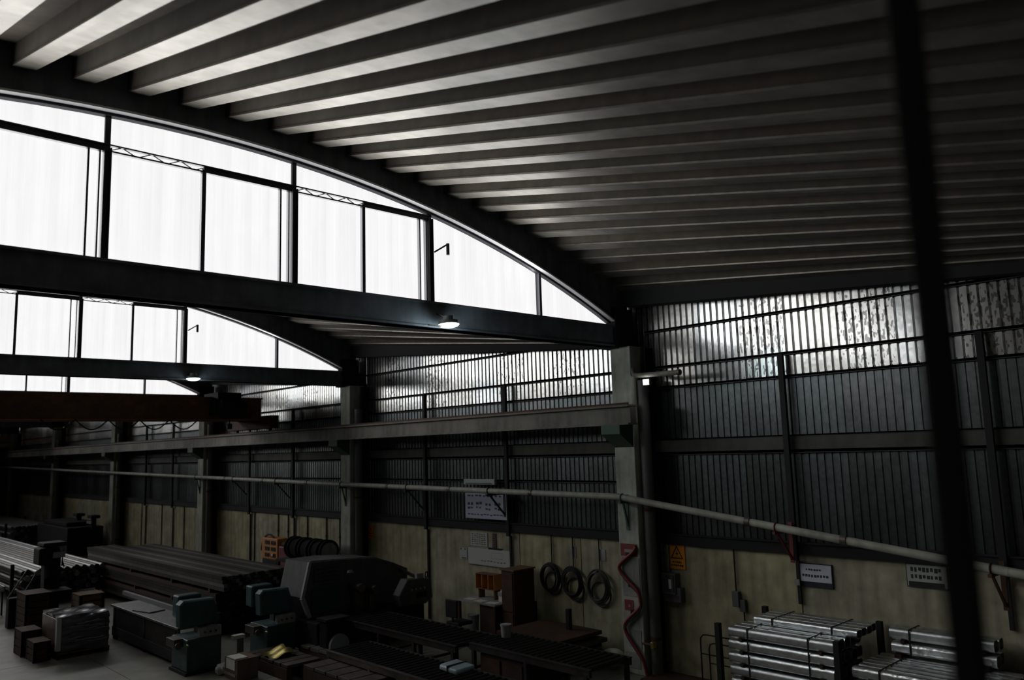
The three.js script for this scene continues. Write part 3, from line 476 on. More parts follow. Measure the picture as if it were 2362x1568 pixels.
{ // band saws
  const saw = (label, x, z, s, M1, M2) => {
    const o = thing('band_saw', label, 'saw', [x, 0, z]);
    part(o, 'base', [B(x - 0.32 * s, x + 0.42 * s, 0.06, 0.72, z - 0.5, z + 0.35, 0.03)], M1); part(o, 'foot', B(x - 0.36 * s, x + 0.46 * s, 0, 0.06, z - 0.52, z + 0.37), M.black);
    part(o, 'wheel_cover', prismZ([[x - 0.42 * s, 0.96], [x - 0.44 * s, 1.42], [x - 0.36 * s, 1.5], [x + 0.3 * s, 1.48], [x + 0.44 * s, 1.05], [x + 0.38 * s, 0.92]], z - 0.05, z + 0.22, 0.03), M1);
    part(o, 'arm', [bar([x + 0.2, 1.2, z - 0.1], [x + 0.4, 1.15, z - 1.2], 0.22, 0.3)], M2); part(o, 'rear_cover', B(x + 0.05, x + 0.6, 0.9, 1.4, z - 1.5, z - 1.15, 0.05), M1);
    part(o, 'column', B(x + 0.1, x + 0.3, 0.7, 1.05, z - 0.35, z - 0.15), M.steelDark);
    const t = part(o, 'control_box', B(x - 0.05 * s, x + 0.42 * s, 0.72, 0.92, z + 0.2, z + 0.34, 0.015), M.whiteDim, 'pale control box'); for (let i = 0; i < 3; i++) part(t, 'button', cyl(x + 0.05 + i * 0.12, 0.82, z + 0.35, 0.022, 0.02, 'z', 10), i ? M.black : M.red);
    part(o, 'vice', [B(x - 0.5, x - 0.3, 0.55, 0.72, z - 0.35, z + 0.1, 0.01), cyl(x - 0.45, 0.6, z + 0.2, 0.07, 0.03, 'z', 14)], M.steelMid); part(o, 'coolant_tap', [cyl(x - 0.32, 0.62, z + 0.36, 0.02, 0.08, 'z', 8)], M.brass);
    return o;
  };
  saw('dark green band saw at the end of the low steel table', 7.3, -17.75, 1, M.teal, M.tealDark);
  saw('teal band saw set back between the bar stack and the grey machine', 9.0, -17.6, 0.95, M.teal, M.tealDark);
  const b = thing('crumpled_paper', 'crumpled white paper on the floor at the foot of the nearest green saw', 'paper', [7.55, 0, -17.2]);
  const g = new THREE.IcosahedronGeometry(0.17, 3), p = g.attributes.position; for (let i = 0; i < p.count; i++) { const x = p.getX(i), y = p.getY(i), z = p.getZ(i), k = 1 + 0.25 * Math.sin(37 * x + 11 * y) * Math.cos(29 * z + 7 * x); p.setXYZ(i, x * k * 1.2, Math.max(-0.08, y * k * 0.7), z * k); } g.computeVertexNormals(); part(b, 'sheet', g.translate(7.62, 0.09, -17.0), M.white);
  const t = thing('infeed_table', 'long low steel table leading to the nearest green saw', 'table', [7.5, 0, -20.3]);
  part(t, 'top', B(7.1, 7.85, 0.78, 0.83, -22.7, -18.25, 0.006), M.steel); part(t, 'side_skirt', B(7.14, 7.18, 0.3, 0.78, -22.6, -18.3), M.steelDark); part(t, 'lower_beam', B(7.12, 7.8, 0.08, 0.3, -22.6, -18.3), M.darkB);
  for (const z of [-22.5, -20.4, -18.5]) for (const x of [7.18, 7.75]) part(t, 'leg', B(x - 0.05, x + 0.05, 0, 0.78, z - 0.05, z + 0.05), M.black); part(t, 'fence_rail', B(7.8, 7.88, 0.83, 0.93, -24.0, -19.45), M.greyLight, 'pale steel fence rail');
  const q = thing('steel_offcut', 'flat pale steel offcut lying on the low table', 'steel plate', [7.45, 0.83, -20.9]); part(q, 'plate', new THREE.BoxGeometry(0.42, 0.03, 0.7).rotateY(0.25).translate(7.42, 0.846, -20.9), M.steel);
}
{ // stack of long steel bars in three layers
  const bars = [M.steelMid, M.steelDark, M.steelDark, M.rustBrown];
  let first = true;
  for (let j = 0; j < 3; j++) for (let i = 0; i < 2; i++) {
    const x0 = 8.95 + i * 0.98, y0 = 0.22 + j * 0.46, za = -30.8 + rr(-0.6, 0.6), zb = -20.2 + rr(-0.35, 0.35);
    const o = thing('bar_bundle', `${['bottom', 'middle', 'top'][j]} bundle of long dark steel bars in the big stack, ${i ? 'on the wall side' : 'on the aisle side'}`, 'steel bars', [x0, y0, -25.5], 'bundles of the big bar stack');
    const sp = []; for (let b = 0; b < 4; b++) for (let a = 0; a < 9; a++) sp.push([x0 + 0.05 + a * 0.103 + rr(-0.003, 0.003), y0 + 0.045 + b * 0.092, (za + zb) / 2 + rr(-0.1, 0.1)]);
    pieces(o, 'bar', new THREE.BoxGeometry(0.097, 0.086, zb - za), j === 2 ? [M.steelMid, M.steel, M.steelMid, M.steelDark] : bars, sp);
    for (const f of [0.1, 0.4, 0.7, 0.93]) part(o, 'spacer', B(x0 - 0.02, x0 + 0.96, y0 - 0.085, y0 - 0.002, za + (zb - za) * f - 0.05, za + (zb - za) * f + 0.05), M.woodDark);
  }
  [-29.5, -26.5, -23.5, -20.8].forEach((z, i) => { const o = thing('timber_bearer', `dark timber bearer on the floor under the big bar stack, ${['farthest end', 'second from the far end', 'third from the far end', 'nearest end'][i]}`, 'timber', [9.9, 0, z]); part(o, 'beam_body', B(8.9, 10.9, 0, 0.135, z - 0.07, z + 0.07), M.woodDark); });
}
{ // pipe racks on the left
  const rack = (label, x0, y0, z0, z1, n, m, r, mm, pl, grp) => {
    const k = thing('pipe_rack', label, 'rack', [x0, 0, (z0 + z1) / 2]); const W = n * r * 2.06;
    for (const f of [0.05, 0.5, 0.95]) { const z = z0 + (z1 - z0) * f; part(k, 'cross_beam', B(x0 - 0.1, x0 + W + 0.1, y0 - 0.12, y0, z - 0.06, z + 0.06), M.darkB); for (const x of [x0 - 0.06, x0 + W + 0.06]) part(k, 'upright', B(x - 0.05, x + 0.05, 0, y0 + m * r * 1.8 + 0.15, z - 0.05, z + 0.05), M.darkB); part(k, 'leg', B(x0 + W / 2 - 0.05, x0 + W / 2 + 0.05, 0, y0 - 0.12, z - 0.05, z + 0.05), M.darkB); }
    let src = null; const mats = mm;
    const geos = mats.map(() => join(new THREE.CylinderGeometry(r, r, z1 - z0, 12, 1).rotateX(Math.PI / 2)));
    for (let j = 0; j < m; j++) for (let i = 0; i < n - (j % 2); i++) {
      const q = thing('steel_pipe', pl.replace('@', ['bottom', 'second', 'middle', 'fourth', 'top'][j]), 'pipe', [x0 + r + (i + (j % 2) * 0.5) * r * 2.06, y0 + r + j * r * 1.78, (z0 + z1) / 2 + rr(-0.25, 0.25)], grp);
      const w = shade(new THREE.Mesh(geos[0], mats[(i * 7 + j * 3 + (i * j) % 5) % mats.length])); w.name = 'pipe_wall'; q.add(w);
    }
  };
  rack('low dark rack under the long steel pipes at the left edge', 6.55, 0.35, -45.5, -29.6, 14, 5, 0.085, [M.steelDark, M.steel, M.steelMid, M.steelDark], 'long steel pipe in the @ layer of the left-hand rack', 'long steel pipes in the left-hand rack');
  rack('far dark rack under the pale-ended pipes at the left edge', 10.3, 0.4, -62, -49.2, 11, 5, 0.09, [M.steel, M.steelMid, M.steelDark], 'long steel pipe in the @ layer of the far rack', 'long steel pipes in the far rack');
}
{ // wrapped pallet, crates and the dark upright machine at the left
  const p = thing('wooden_pallet', 'wooden pallet under the plastic-wrapped load', 'pallet', [6.05, 0, -21.7]);
  for (let i = 0; i < 5; i++) part(p, 'deck_board', B(5.5, 6.62, 0.11, 0.135, -22.5 + i * 0.29, -22.5 + i * 0.29 + 0.2), M.wood); for (const x of [5.5, 6.0, 6.5]) part(p, 'bearer', B(x, x + 0.12, 0.02, 0.11, -22.5, -21.15), M.woodDark); for (const z of [-22.45, -21.3]) part(p, 'bottom_board', B(5.5, 6.62, 0, 0.02, z, z + 0.12), M.wood);
  const w = thing('wrapped_load', 'low pallet load wrapped in shiny dark plastic film', 'wrapped load', [6.05, 0.135, -21.8]);
  const g = new THREE.BoxGeometry(1.12, 0.8, 1.36, 30, 26, 34), q = g.attributes.position, rid = (t) => 1 - Math.abs(Math.sin(t));
  for (let i = 0; i < q.count; i++) { const x = q.getX(i), y = q.getY(i), z = q.getZ(i), l = x + z, e = 0.03 * rid(y * 17 + 0.9 * Math.sin(l * 4.1) + 0.5 * Math.sin(l * 9.7 + y * 6)) + 0.012 * rid(y * 41 + l * 5 + Math.sin(l * 13)), c = 1 - 0.07 * Math.max(0, Math.abs(y) / 0.4 - 0.7); q.setXYZ(i, x * (c - e * 0.8), y + (Math.abs(y) > 0.39 ? 0.02 * Math.sin(7 * x + 3 * z) * Math.cos(9 * z) : 0), z * (c - e * 0.8)); } g.computeVertexNormals();
  part(w, 'film', g.translate(6.05, 0.545, -21.83), M.wrap, null, 1.0);
  for (let i = 0; i < 12; i++) { const x = rr(5.85, 6.4), y = rr(0.3, 0.9), l = rr(0.1, 0.28); part(w, 'painted_highlight', tube([[x - l, y, -21.155], [x - l / 3, y + rr(-0.01, 0.01), -21.14], [x + l / 3, y + rr(-0.015, 0.015), -21.14], [Math.min(6.6, x + l), y + rr(-0.02, 0.02), -21.155]], rr(0.006, 0.012), 6, 10, false), M.whiteDim); }  // pale tubes added as painted highlights on the film
  part(w, 'side_card', B(5.468, 5.484, 0.25, 0.9, -22.4, -21.25, 0.004), M.wrapCard, 'brown cardboard side showing through the film'); part(w, 'corner_board', [B(5.465, 5.485, 0.2, 0.95, -21.25, -21.13), B(5.475, 5.56, 0.2, 0.95, -21.15, -21.128)], M.paper);
  const crate = (label, x0, x1, y1, z0, z1, m) => { const c = thing('wooden_crate', label, 'crate', [(x0 + x1) / 2, 0, (z0 + z1) / 2]); const n = Math.max(3, Math.round(y1 / 0.16)); part(c, 'inner_box', B(x0 + 0.03, x1 - 0.03, 0.02, y1 - 0.02, z0 + 0.03, z1 - 0.03), M.black);
    for (let i = 0; i < n; i++) { const a = y1 * i / n + 0.012, b = y1 * (i + 1) / n - 0.012; part(c, 'slat', B(x0, x1, a, b, z1 - 0.025, z1, 0.003), m); part(c, 'slat', B(x0, x0 + 0.025, a, b, z0, z1 - 0.03, 0.003), m); }
    for (const [x, z] of [[x0 + 0.03, z1 - 0.03], [x1 - 0.03, z1 - 0.03], [x0 + 0.03, z0 + 0.05], [x1 - 0.03, z0 + 0.05]]) part(c, 'corner_post', B(x - 0.035, x + 0.035, 0, y1 + 0.01, z - 0.03, z + 0.03), M.woodDark); part(c, 'lid', B(x0, x1, y1, y1 + 0.025, z0, z1), m); return c; };
  crate('tall dark brown crate left of the wrapped pallet load', 5.42, 6.02, 1.15, -24.75, -23.85, M.woodDark);
  crate('brown slatted crate behind the wrapped pallet load', 6.5, 7.1, 1.05, -23.9, -23.2, M.wood);
  crate('low brown crate on the floor in front of the tall dark crate', 5.0, 5.42, 0.55, -22.9, -22.2, M.rustBrown);
  crate('small reddish brown crate at the front corner of the wrapped load', 5.05, 5.4, 0.42, -21.95, -21.3, M.rustBrown);
  const b = thing('metal_tray', 'shiny metal tray at the left edge of the picture', 'tray', [5.6, 0.62, -29]); part(b, 'pan', [B(5.2, 5.95, 0.7, 0.72, -29.6, -28.6), B(5.2, 5.95, 0.72, 0.84, -29.6, -29.57), B(5.2, 5.95, 0.72, 0.84, -28.63, -28.6), B(5.92, 5.95, 0.72, 0.84, -29.6, -28.6), B(5.2, 5.23, 0.72, 0.84, -29.6, -28.6)], M.galv); for (const [x, z] of [[5.25, -29.5], [5.9, -29.5], [5.25, -28.7], [5.9, -28.7]]) part(b, 'leg', B(x - 0.02, x + 0.02, 0, 0.7, z - 0.02, z + 0.02), M.black);
  const m = thing('pillar_drill', 'black upright pillar machine behind the crates', 'machine', [6.35, 0, -25.5]);
  part(m, 'base', B(5.95, 6.85, 0, 0.35, -26.0, -25.0, 0.03), M.black); part(m, 'pillar', B(6.2, 6.6, 0.35, 2.05, -25.8, -25.4, 0.03), M.darkB); part(m, 'head', [B(5.98, 6.5, 1.72, 2.18, -25.75, -25.1, 0.06)], M.black); part(m, 'motor', cyl(6.4, 2.0, -25.85, 0.2, 0.4, 'z', 16), M.darkB); part(m, 'work_table', B(5.95, 6.75, 0.95, 1.05, -25.5, -24.75, 0.01), M.black); part(m, 'spindle', cyl(6.22, 1.55, -25.2, 0.05, 0.4), M.steelDark);
  part(m, 'belt_cover', B(6.1, 6.7, 2.18, 2.3, -25.9, -25.2, 0.05), M.darkB); for (const a of [0, 2.1, 4.2]) part(m, 'hand_lever', bar([6.55, 1.8, -25.1], [6.55 + 0.02, 1.8 + 0.3 * Math.cos(a), -25.08 + 0.3 * Math.sin(a) * 0.4], 0.025), M.steelDark); part(m, 'chuck_guard', B(6.3, 6.6, 1.9, 2.05, -25.08, -25.0, 0.01), M.greyLight, 'pale guard plate');
  const r = thing('angled_rods', 'two thin bright rods leaning beside the black upright machine', 'rods', [5.9, 0, -26.5]); for (const d of [0, 0.22]) part(r, 'rod', tube([[5.55 + d, 0.82 - d, -26.3], [6.0 + d, 1.5 - d * 0.6, -26.4]], 0.018), M.steel); part(r, 'support', B(5.55, 5.8, 0, 0.8, -26.5, -26.2, 0.01), M.black);
}
{ // machines by the far part of the wall
  const a = thing('far_machine', 'black machine block with two upright tools by the fourth column', 'machine', [12.2, 0, -45]);
  part(a, 'bed', B(11.4, 13.0, 0, 1.35, -48.5, -43, 0.05), M.black); part(a, 'cover', B(11.6, 12.9, 1.35, 1.55, -48, -44, 0.05), M.darkB); for (const z of [-45.3, -42.9]) part(a, 'tool_post', [B(12.4, 12.6, 1.2, 1.9, z - 0.12, z + 0.12, 0.02), B(12.3, 12.7, 1.75, 1.9, z - 0.35, z + 0.35, 0.03)], M.black);
  part(a, 'gauge', B(12.3, 12.36, 1.5, 1.62, -43.3, -42.6), M.whiteDim);
  const o = thing('welding_machine', 'orange welding machine with a black cable loop by the wall', 'machine', [12.9, 0.9, -25.2]);
  part(o, 'shell', B(12.75, 13.2, 1.12, 1.8, -25.75, -24.65, 0.03), M.orange); for (let i = 0; i < 2; i++) for (let k = 0; k < 3; k++) part(o, 'vent', B(12.735, 12.75, 1.2 + k * 0.2, 1.32 + k * 0.2, -25.5 + i * 0.42, -25.2 + i * 0.42), M.black); part(o, 'knob', cyl(12.73, 1.28, -24.95, 0.05, 0.04, 'x', 14), M.paper); part(o, 'cable', new THREE.TorusGeometry(0.55, 0.03, 8, 30, Math.PI * 1.1).rotateY(Math.PI / 2).translate(12.85, 1.35, -25.4), M.rubber, null, 0.7); part(o, 'stand', [B(12.75, 13.2, 0, 1.12, -25.7, -24.7, 0.02)], M.darkB);
  const rd = thing('steel_cabinet', 'dark red cabinet standing right of the orange welding machine', 'cabinet', [12.9, 0, -24.2]); part(rd, 'body', B(12.7, 13.2, 0.1, 1.6, -24.5, -23.75, 0.05), M.redDark); part(rd, 'top_cap', B(12.75, 13.15, 1.6, 1.72, -24.4, -23.85, 0.04), M.rustBrown); part(rd, 'foot', B(12.72, 13.18, 0, 0.1, -24.45, -23.8), M.black);
  const zz = [-23.2, -22.55, -21.9, -21.3], nm = ['leftmost', 'second from the left', 'third from the left', 'rightmost'];
  const rk = thing('reel_stand', 'dark stand under the row of black wire reels', 'stand', [12.6, 0, -22.2]); part(rk, 'shelf', B(12.2, 13.0, 1.25, 1.32, -23.7, -20.9), M.darkB); for (const z of [-23.6, -21.0]) for (const x of [12.25, 12.95]) part(rk, 'leg', B(x - 0.04, x + 0.04, 0, 1.25, z - 0.04, z + 0.04), M.darkB);
  zz.forEach((z, i) => { const r = thing('wire_reel', `black wire reel, ${nm[i]} of the four standing beside the second column`, 'reel', [12.6, 1.32, z], 'black wire reels');
    for (const d of [-0.1, 0.1]) part(r, 'flange', cyl(12.6, 1.66, z + d, 0.34, 0.025, 'z', 24), M.black, null, 0.5); part(r, 'winding', cyl(12.6, 1.66, z, 0.27, 0.18, 'z', 24), M.rubber, null, 0.5); part(r, 'hub_label', cyl(12.6, 1.66, z + 0.116, 0.26, 0.006, 'z', 24), M.whiteDim); });
}
{ // plates and pallets in the middle foreground
  for (const [l, x0, x1, y, z0, z1, n, m] of [['low pallet of dark flat bars below the yellow-green parts', 8.15, 9.0, 0.3, -17.2, -15.4, 6, M.steelMid], ['low pallet of pale flat plates at the bottom of the picture', 8.35, 9.2, 0.34, -15.1, -13.0, 5, M.steelMid], ['low pallet of grey-green flat boards right of the pale plates', 9.3, 10.0, 0.28, -16.9, -15.4, 4, M.beam]]) {
    const o = thing('plate_pallet', l, 'pallet', [(x0 + x1) / 2, 0, (z0 + z1) / 2]); const d = (z1 - z0) / n; for (let i = 0; i < n; i++) part(o, 'plate', B(x0 + rr(0, 0.06), x1 - rr(0, 0.06), y - 0.06 + rr(-0.01, 0.01), y, z0 + d * i + 0.02, z0 + d * (i + 1) - 0.015, 0.004), m); for (const x of [x0 + 0.1, (x0 + x1) / 2, x1 - 0.1]) part(o, 'bearer', B(x - 0.06, x + 0.06, 0, y - 0.072, z0, z1), M.woodDark);
  }
  const s = thing('metal_sheet', 'crumpled yellow-green sheet lying on the low pallet of dark bars', 'sheet', [8.5, 0.3, -16.4]);
  const g = new THREE.PlaneGeometry(0.55, 0.7, 12, 12).rotateX(-Math.PI / 2), p = g.attributes.position; for (let i = 0; i < p.count; i++) p.setY(i, 0.06 + 0.05 * Math.sin(9 * p.getX(i) + 3 * p.getZ(i)) + 0.03 * Math.sin(17 * p.getZ(i))); g.computeVertexNormals(); part(s, 'sheet', [g, g.clone().translate(0, -0.004, 0)].map((q) => q.translate(8.5, 0.3, -16.4)), M.brass, null, 1);
  const w = thing('parts_box', 'pale open carton between the nearest green saw and the low pallets', 'box', [7.72, 0, -16.4]);
  part(w, 'base_box', B(7.5, 7.95, 0, 0.42, -16.75, -16.15, 0.01), M.card); part(w, 'flap', B(7.48, 7.75, 0.42, 0.44, -16.6, -16.2), M.paper); part(w, 'front_face', B(7.49, 7.5, 0.2, 0.4, -16.65, -16.25), M.paper); part(w, 'strip', B(7.48, 7.49, 0.08, 0.13, -16.7, -16.2), M.whiteDim);
  const k = thing('small_part', 'little pale standing fitting between the two green saws', 'fitting', [8.3, 0, -17.7]); part(k, 'stem', B(8.22, 8.34, 0.0, 0.5, -17.75, -17.65, 0.01), M.beam); part(k, 'head', B(8.1, 8.36, 0.5, 0.58, -17.78, -17.62, 0.01), M.paper);
  const d = thing('dark_press', 'squat black machine with a pale round cover at its foot', 'machine', [10.0, 0, -16.2]);
  part(d, 'body', B(9.5, 10.0, 0.0, 0.85, -16.42, -16.07, 0.06), M.black); part(d, 'round_cover', cyl(9.78, 0.32, -16.03, 0.24, 0.08, 'z', 22), M.greyLight, 'pale round cover'); part(d, 'shelf', B(9.45, 10.05, 0.85, 0.9, -16.45, -16.02), M.darkB);
  const b = thing('wrapped_pack', 'blue-grey plastic wrapped pack at the bottom edge by the low conveyor', 'wrapped pack', [9.85, 0.5, -11.9]);
  const q = new RoundedBoxGeometry(0.44, 0.1, 0.52, 4, 0.04), c = q.attributes.position; for (let i = 0; i < c.count; i++) c.setY(i, c.getY(i) + 0.02 * Math.sin(21 * c.getX(i) + 9 * c.getZ(i))); q.computeVertexNormals(); part(b, 'film', q.translate(9.72, 0.56, -11.88), M.blueWrap, null, 0.8); part(b, 'strap', B(9.49, 9.95, 0.52, 0.625, -11.9, -11.87), M.black);
}

// ---------------------------------------------------------------- things on the walls
const line = (c, x, y, w, h) => c.fillRect(x, y, w, h);
function words(c, x, y, w, h, n, s) { let q = s, cx = x; for (let i = 0; i < n; i++) { q = (q * 1103515245 + 12345) & 0x7fffffff; const k = w / n * (0.55 + 0.35 * (q % 100) / 100); line(c, cx, y + (q % 3), k, h * (0.7 + 0.3 * (q % 7) / 7)); cx += w / n; } }
{
  const s = thing('warning_sign', 'orange-yellow warning sign with black triangle above the grey switch box', 'sign', [13.58, 2.27, -9.62]);
  part(s, 'plate', B(13.58, 13.6, 2.02, 2.53, -9.82, -9.44, 0.004), M.orange);
  printed(s, 0.37, 0.5, [13.577, 2.275, -9.63], (c, w, h) => { c.fillStyle = '#f0981c'; c.fillRect(0, 0, w, h); c.strokeStyle = '#20150a'; c.lineWidth = w * 0.06; c.beginPath(); c.moveTo(w * 0.5, h * 0.12); c.lineTo(w * 0.86, h * 0.58); c.lineTo(w * 0.14, h * 0.58); c.closePath(); c.stroke(); c.fillStyle = '#20150a'; c.beginPath(); c.moveTo(w * 0.55, h * 0.26); c.lineTo(w * 0.42, h * 0.42); c.lineTo(w * 0.52, h * 0.42); c.lineTo(w * 0.46, h * 0.54); c.lineTo(w * 0.6, h * 0.38); c.lineTo(w * 0.5, h * 0.38); c.closePath(); c.fill(); words(c, w * 0.2, h * 0.7, w * 0.62, h * 0.07, 5, 3); words(c, w * 0.12, h * 0.82, w * 0.78, h * 0.08, 6, 8); });
  const s2 = thing('warning_sign', 'small orange notice on the wall right of the second column', 'sign', [13.58, 2.16, -20.5]);
  part(s2, 'plate', B(13.58, 13.6, 1.98, 2.36, -20.62, -20.34), M.orange); printed(s2, 0.27, 0.37, [13.577, 2.17, -20.48], (c, w, h) => { c.fillStyle = '#e2801a'; c.fillRect(0, 0, w, h); c.strokeStyle = '#20150a'; c.lineWidth = w * 0.07; c.beginPath(); c.moveTo(w * 0.5, h * 0.14); c.lineTo(w * 0.85, h * 0.6); c.lineTo(w * 0.15, h * 0.6); c.closePath(); c.stroke(); c.fillStyle = '#20150a'; words(c, w * 0.15, h * 0.75, w * 0.7, h * 0.08, 4, 5); }, 128);
  const notice = (label, y0, y1, z0, z1, d, tone) => { const n = thing('notice_board', label, 'sign', [13.58, (y0 + y1) / 2, (z0 + z1) / 2]); part(n, 'plate', B(13.565, 13.595, y0, y1, z0, z1, 0.004), M.dark); printed(n, z1 - z0 - 0.03, y1 - y0 - 0.03, [13.562, (y0 + y1) / 2, (z0 + z1) / 2], d); };
  notice('white notice board with dark lower strip, beside the dark steel post', 1.96, 2.36, -7.06, -6.46, (c, w, h) => { c.fillStyle = '#c4c8d2'; c.fillRect(0, 0, w, h); c.fillStyle = '#262c3c'; words(c, w * 0.2, h * 0.2, w * 0.5, h * 0.1, 6, 4); words(c, w * 0.08, h * 0.46, w * 0.84, h * 0.13, 9, 9); c.fillStyle = '#1e1c2e'; c.fillRect(0, h * 0.8, w, h * 0.2); });
  notice('white notice board with large text, half hidden by the black post', 2.13, 2.5, -5.24, -4.62, (c, w, h) => { c.fillStyle = '#a8b0a8'; c.fillRect(0, 0, w, h); c.fillStyle = '#20241f'; words(c, w * 0.1, h * 0.12, w * 0.8, h * 0.22, 8, 14); words(c, w * 0.1, h * 0.46, w * 0.8, h * 0.2, 8, 21); c.fillStyle = '#151a17'; c.fillRect(w * 0.03, h * 0.78, w * 0.9, h * 0.22); });
  const bx = thing('switch_box', 'grey electrical switch box under the orange warning sign', 'switch box', [13.5, 1.7, -9.85]);
  part(bx, 'case', B(13.42, 13.6, 1.55, 1.95, -9.93, -9.6, 0.012), M.box); part(bx, 'lower_case', B(13.45, 13.6, 1.4, 1.68, -9.9, -9.5, 0.012), M.box); part(bx, 'door', B(13.405, 13.42, 1.6, 1.92, -9.9, -9.63, 0.006), M.greyMachine); part(bx, 'switch_plate', B(13.4, 13.406, 1.66, 1.84, -9.74, -9.68), M.white, 'white switch plate'); part(bx, 'label_strip', B(13.44, 13.449, 1.47, 1.53, -9.86, -9.55), M.steelMid);
  for (const [z, l] of [[-9.965, 'pale conduit running down to the switch box'], [-9.82, 'second conduit beside the switch box']]) { const c = thing('conduit', l, 'conduit', [13.55, 0, z]); part(c, 'pipe_run', cyl(13.55, z < -9.9 ? 1.0 : 2.25, z, 0.03, z < -9.9 ? 0.78 * 2 : 0.55, 'y', 10), M.beam); if (z < -9.9) { part(c, 'upper_run', cyl(13.55, 2.24, z, 0.035, 0.56, 'y', 10), M.beam); part(c, 'collar', cyl(13.55, 2.3, z, 0.05, 0.06, 'y', 10), M.steelMid); } }
  const sw = thing('socket_box', 'small dark socket box on a cable halfway down the yellow wall', 'socket', [13.55, 1.6, -8.28]);
  part(sw, 'case', B(13.5, 13.6, 1.46, 1.74, -8.4, -8.26, 0.01), M.box); part(sw, 'side_case', B(13.52, 13.6, 1.38, 1.6, -8.26, -8.14, 0.01), M.greyMachine); part(sw, 'cable', [cyl(13.57, 2.12, -8.34, 0.014, 0.78, 'y', 8), cyl(13.57, 1.28, -8.2, 0.014, 0.24, 'y', 8)], M.black);
}
{ // hose coils hanging on the wall
  const coil = (label, y, z, r, lean, m, low) => {
    const h = thing('hose_coil', label, 'hose', [13.5, y, z]);
    for (let i = 0; i < 4; i++) part(h, 'loop', new THREE.TorusGeometry(r - 0.015 * i + rr(-0.01, 0.01), 0.022, 8, 40).scale(0.92 + rr(-0.05, 0.05), 1.02, 1).rotateZ(rr(-0.1, 0.1)).rotateY(Math.PI / 2 + rr(-0.03, 0.03)).translate(13.52 - i * 0.02, y + rr(-0.02, 0.02), z + rr(-0.03, 0.03)), m, null, 0.8);
    part(h, 'low_loop', new THREE.TorusGeometry(r * 0.8, 0.02, 8, 40).rotateY(Math.PI / 2).translate(13.55, y - low, z + lean), m, null, 0.8);
    part(h, 'hanger', [cyl(13.57, (y + r + 2.5) / 2, z, 0.014, 2.5 - y - r, 'y', 6), cyl(13.52, y + r - 0.02, z, 0.014, 0.14, 'x', 8)], M.black);
  };
  coil('black hose coil hanging on the yellow wall, farthest of the three', 1.55, -13.08, 0.31, 0.05, M.rubber, 0.12);
  coil('black hose coil hanging on the yellow wall, middle of the three', 1.52, -12.42, 0.31, 0.06, M.rubber, 0.16);
  coil('thick grey-black hose coil hanging on the yellow wall, nearest of the three', 1.5, -11.65, 0.33, 0.03, M.hoseGrey, 0.16);
  for (const [y, z, l] of [[2.16, -12.45, 'small white paper pinned above the middle hose coil'], [2.15, -11.6, 'small white paper pinned above the nearest hose coil']]) { const p = thing('wall_note', l, 'paper', [13.58, y, z]); part(p, 'sheet', B(13.588, 13.597, y - 0.12, y + 0.12, z - 0.11, z + 0.11), M.whiteDim); }
}
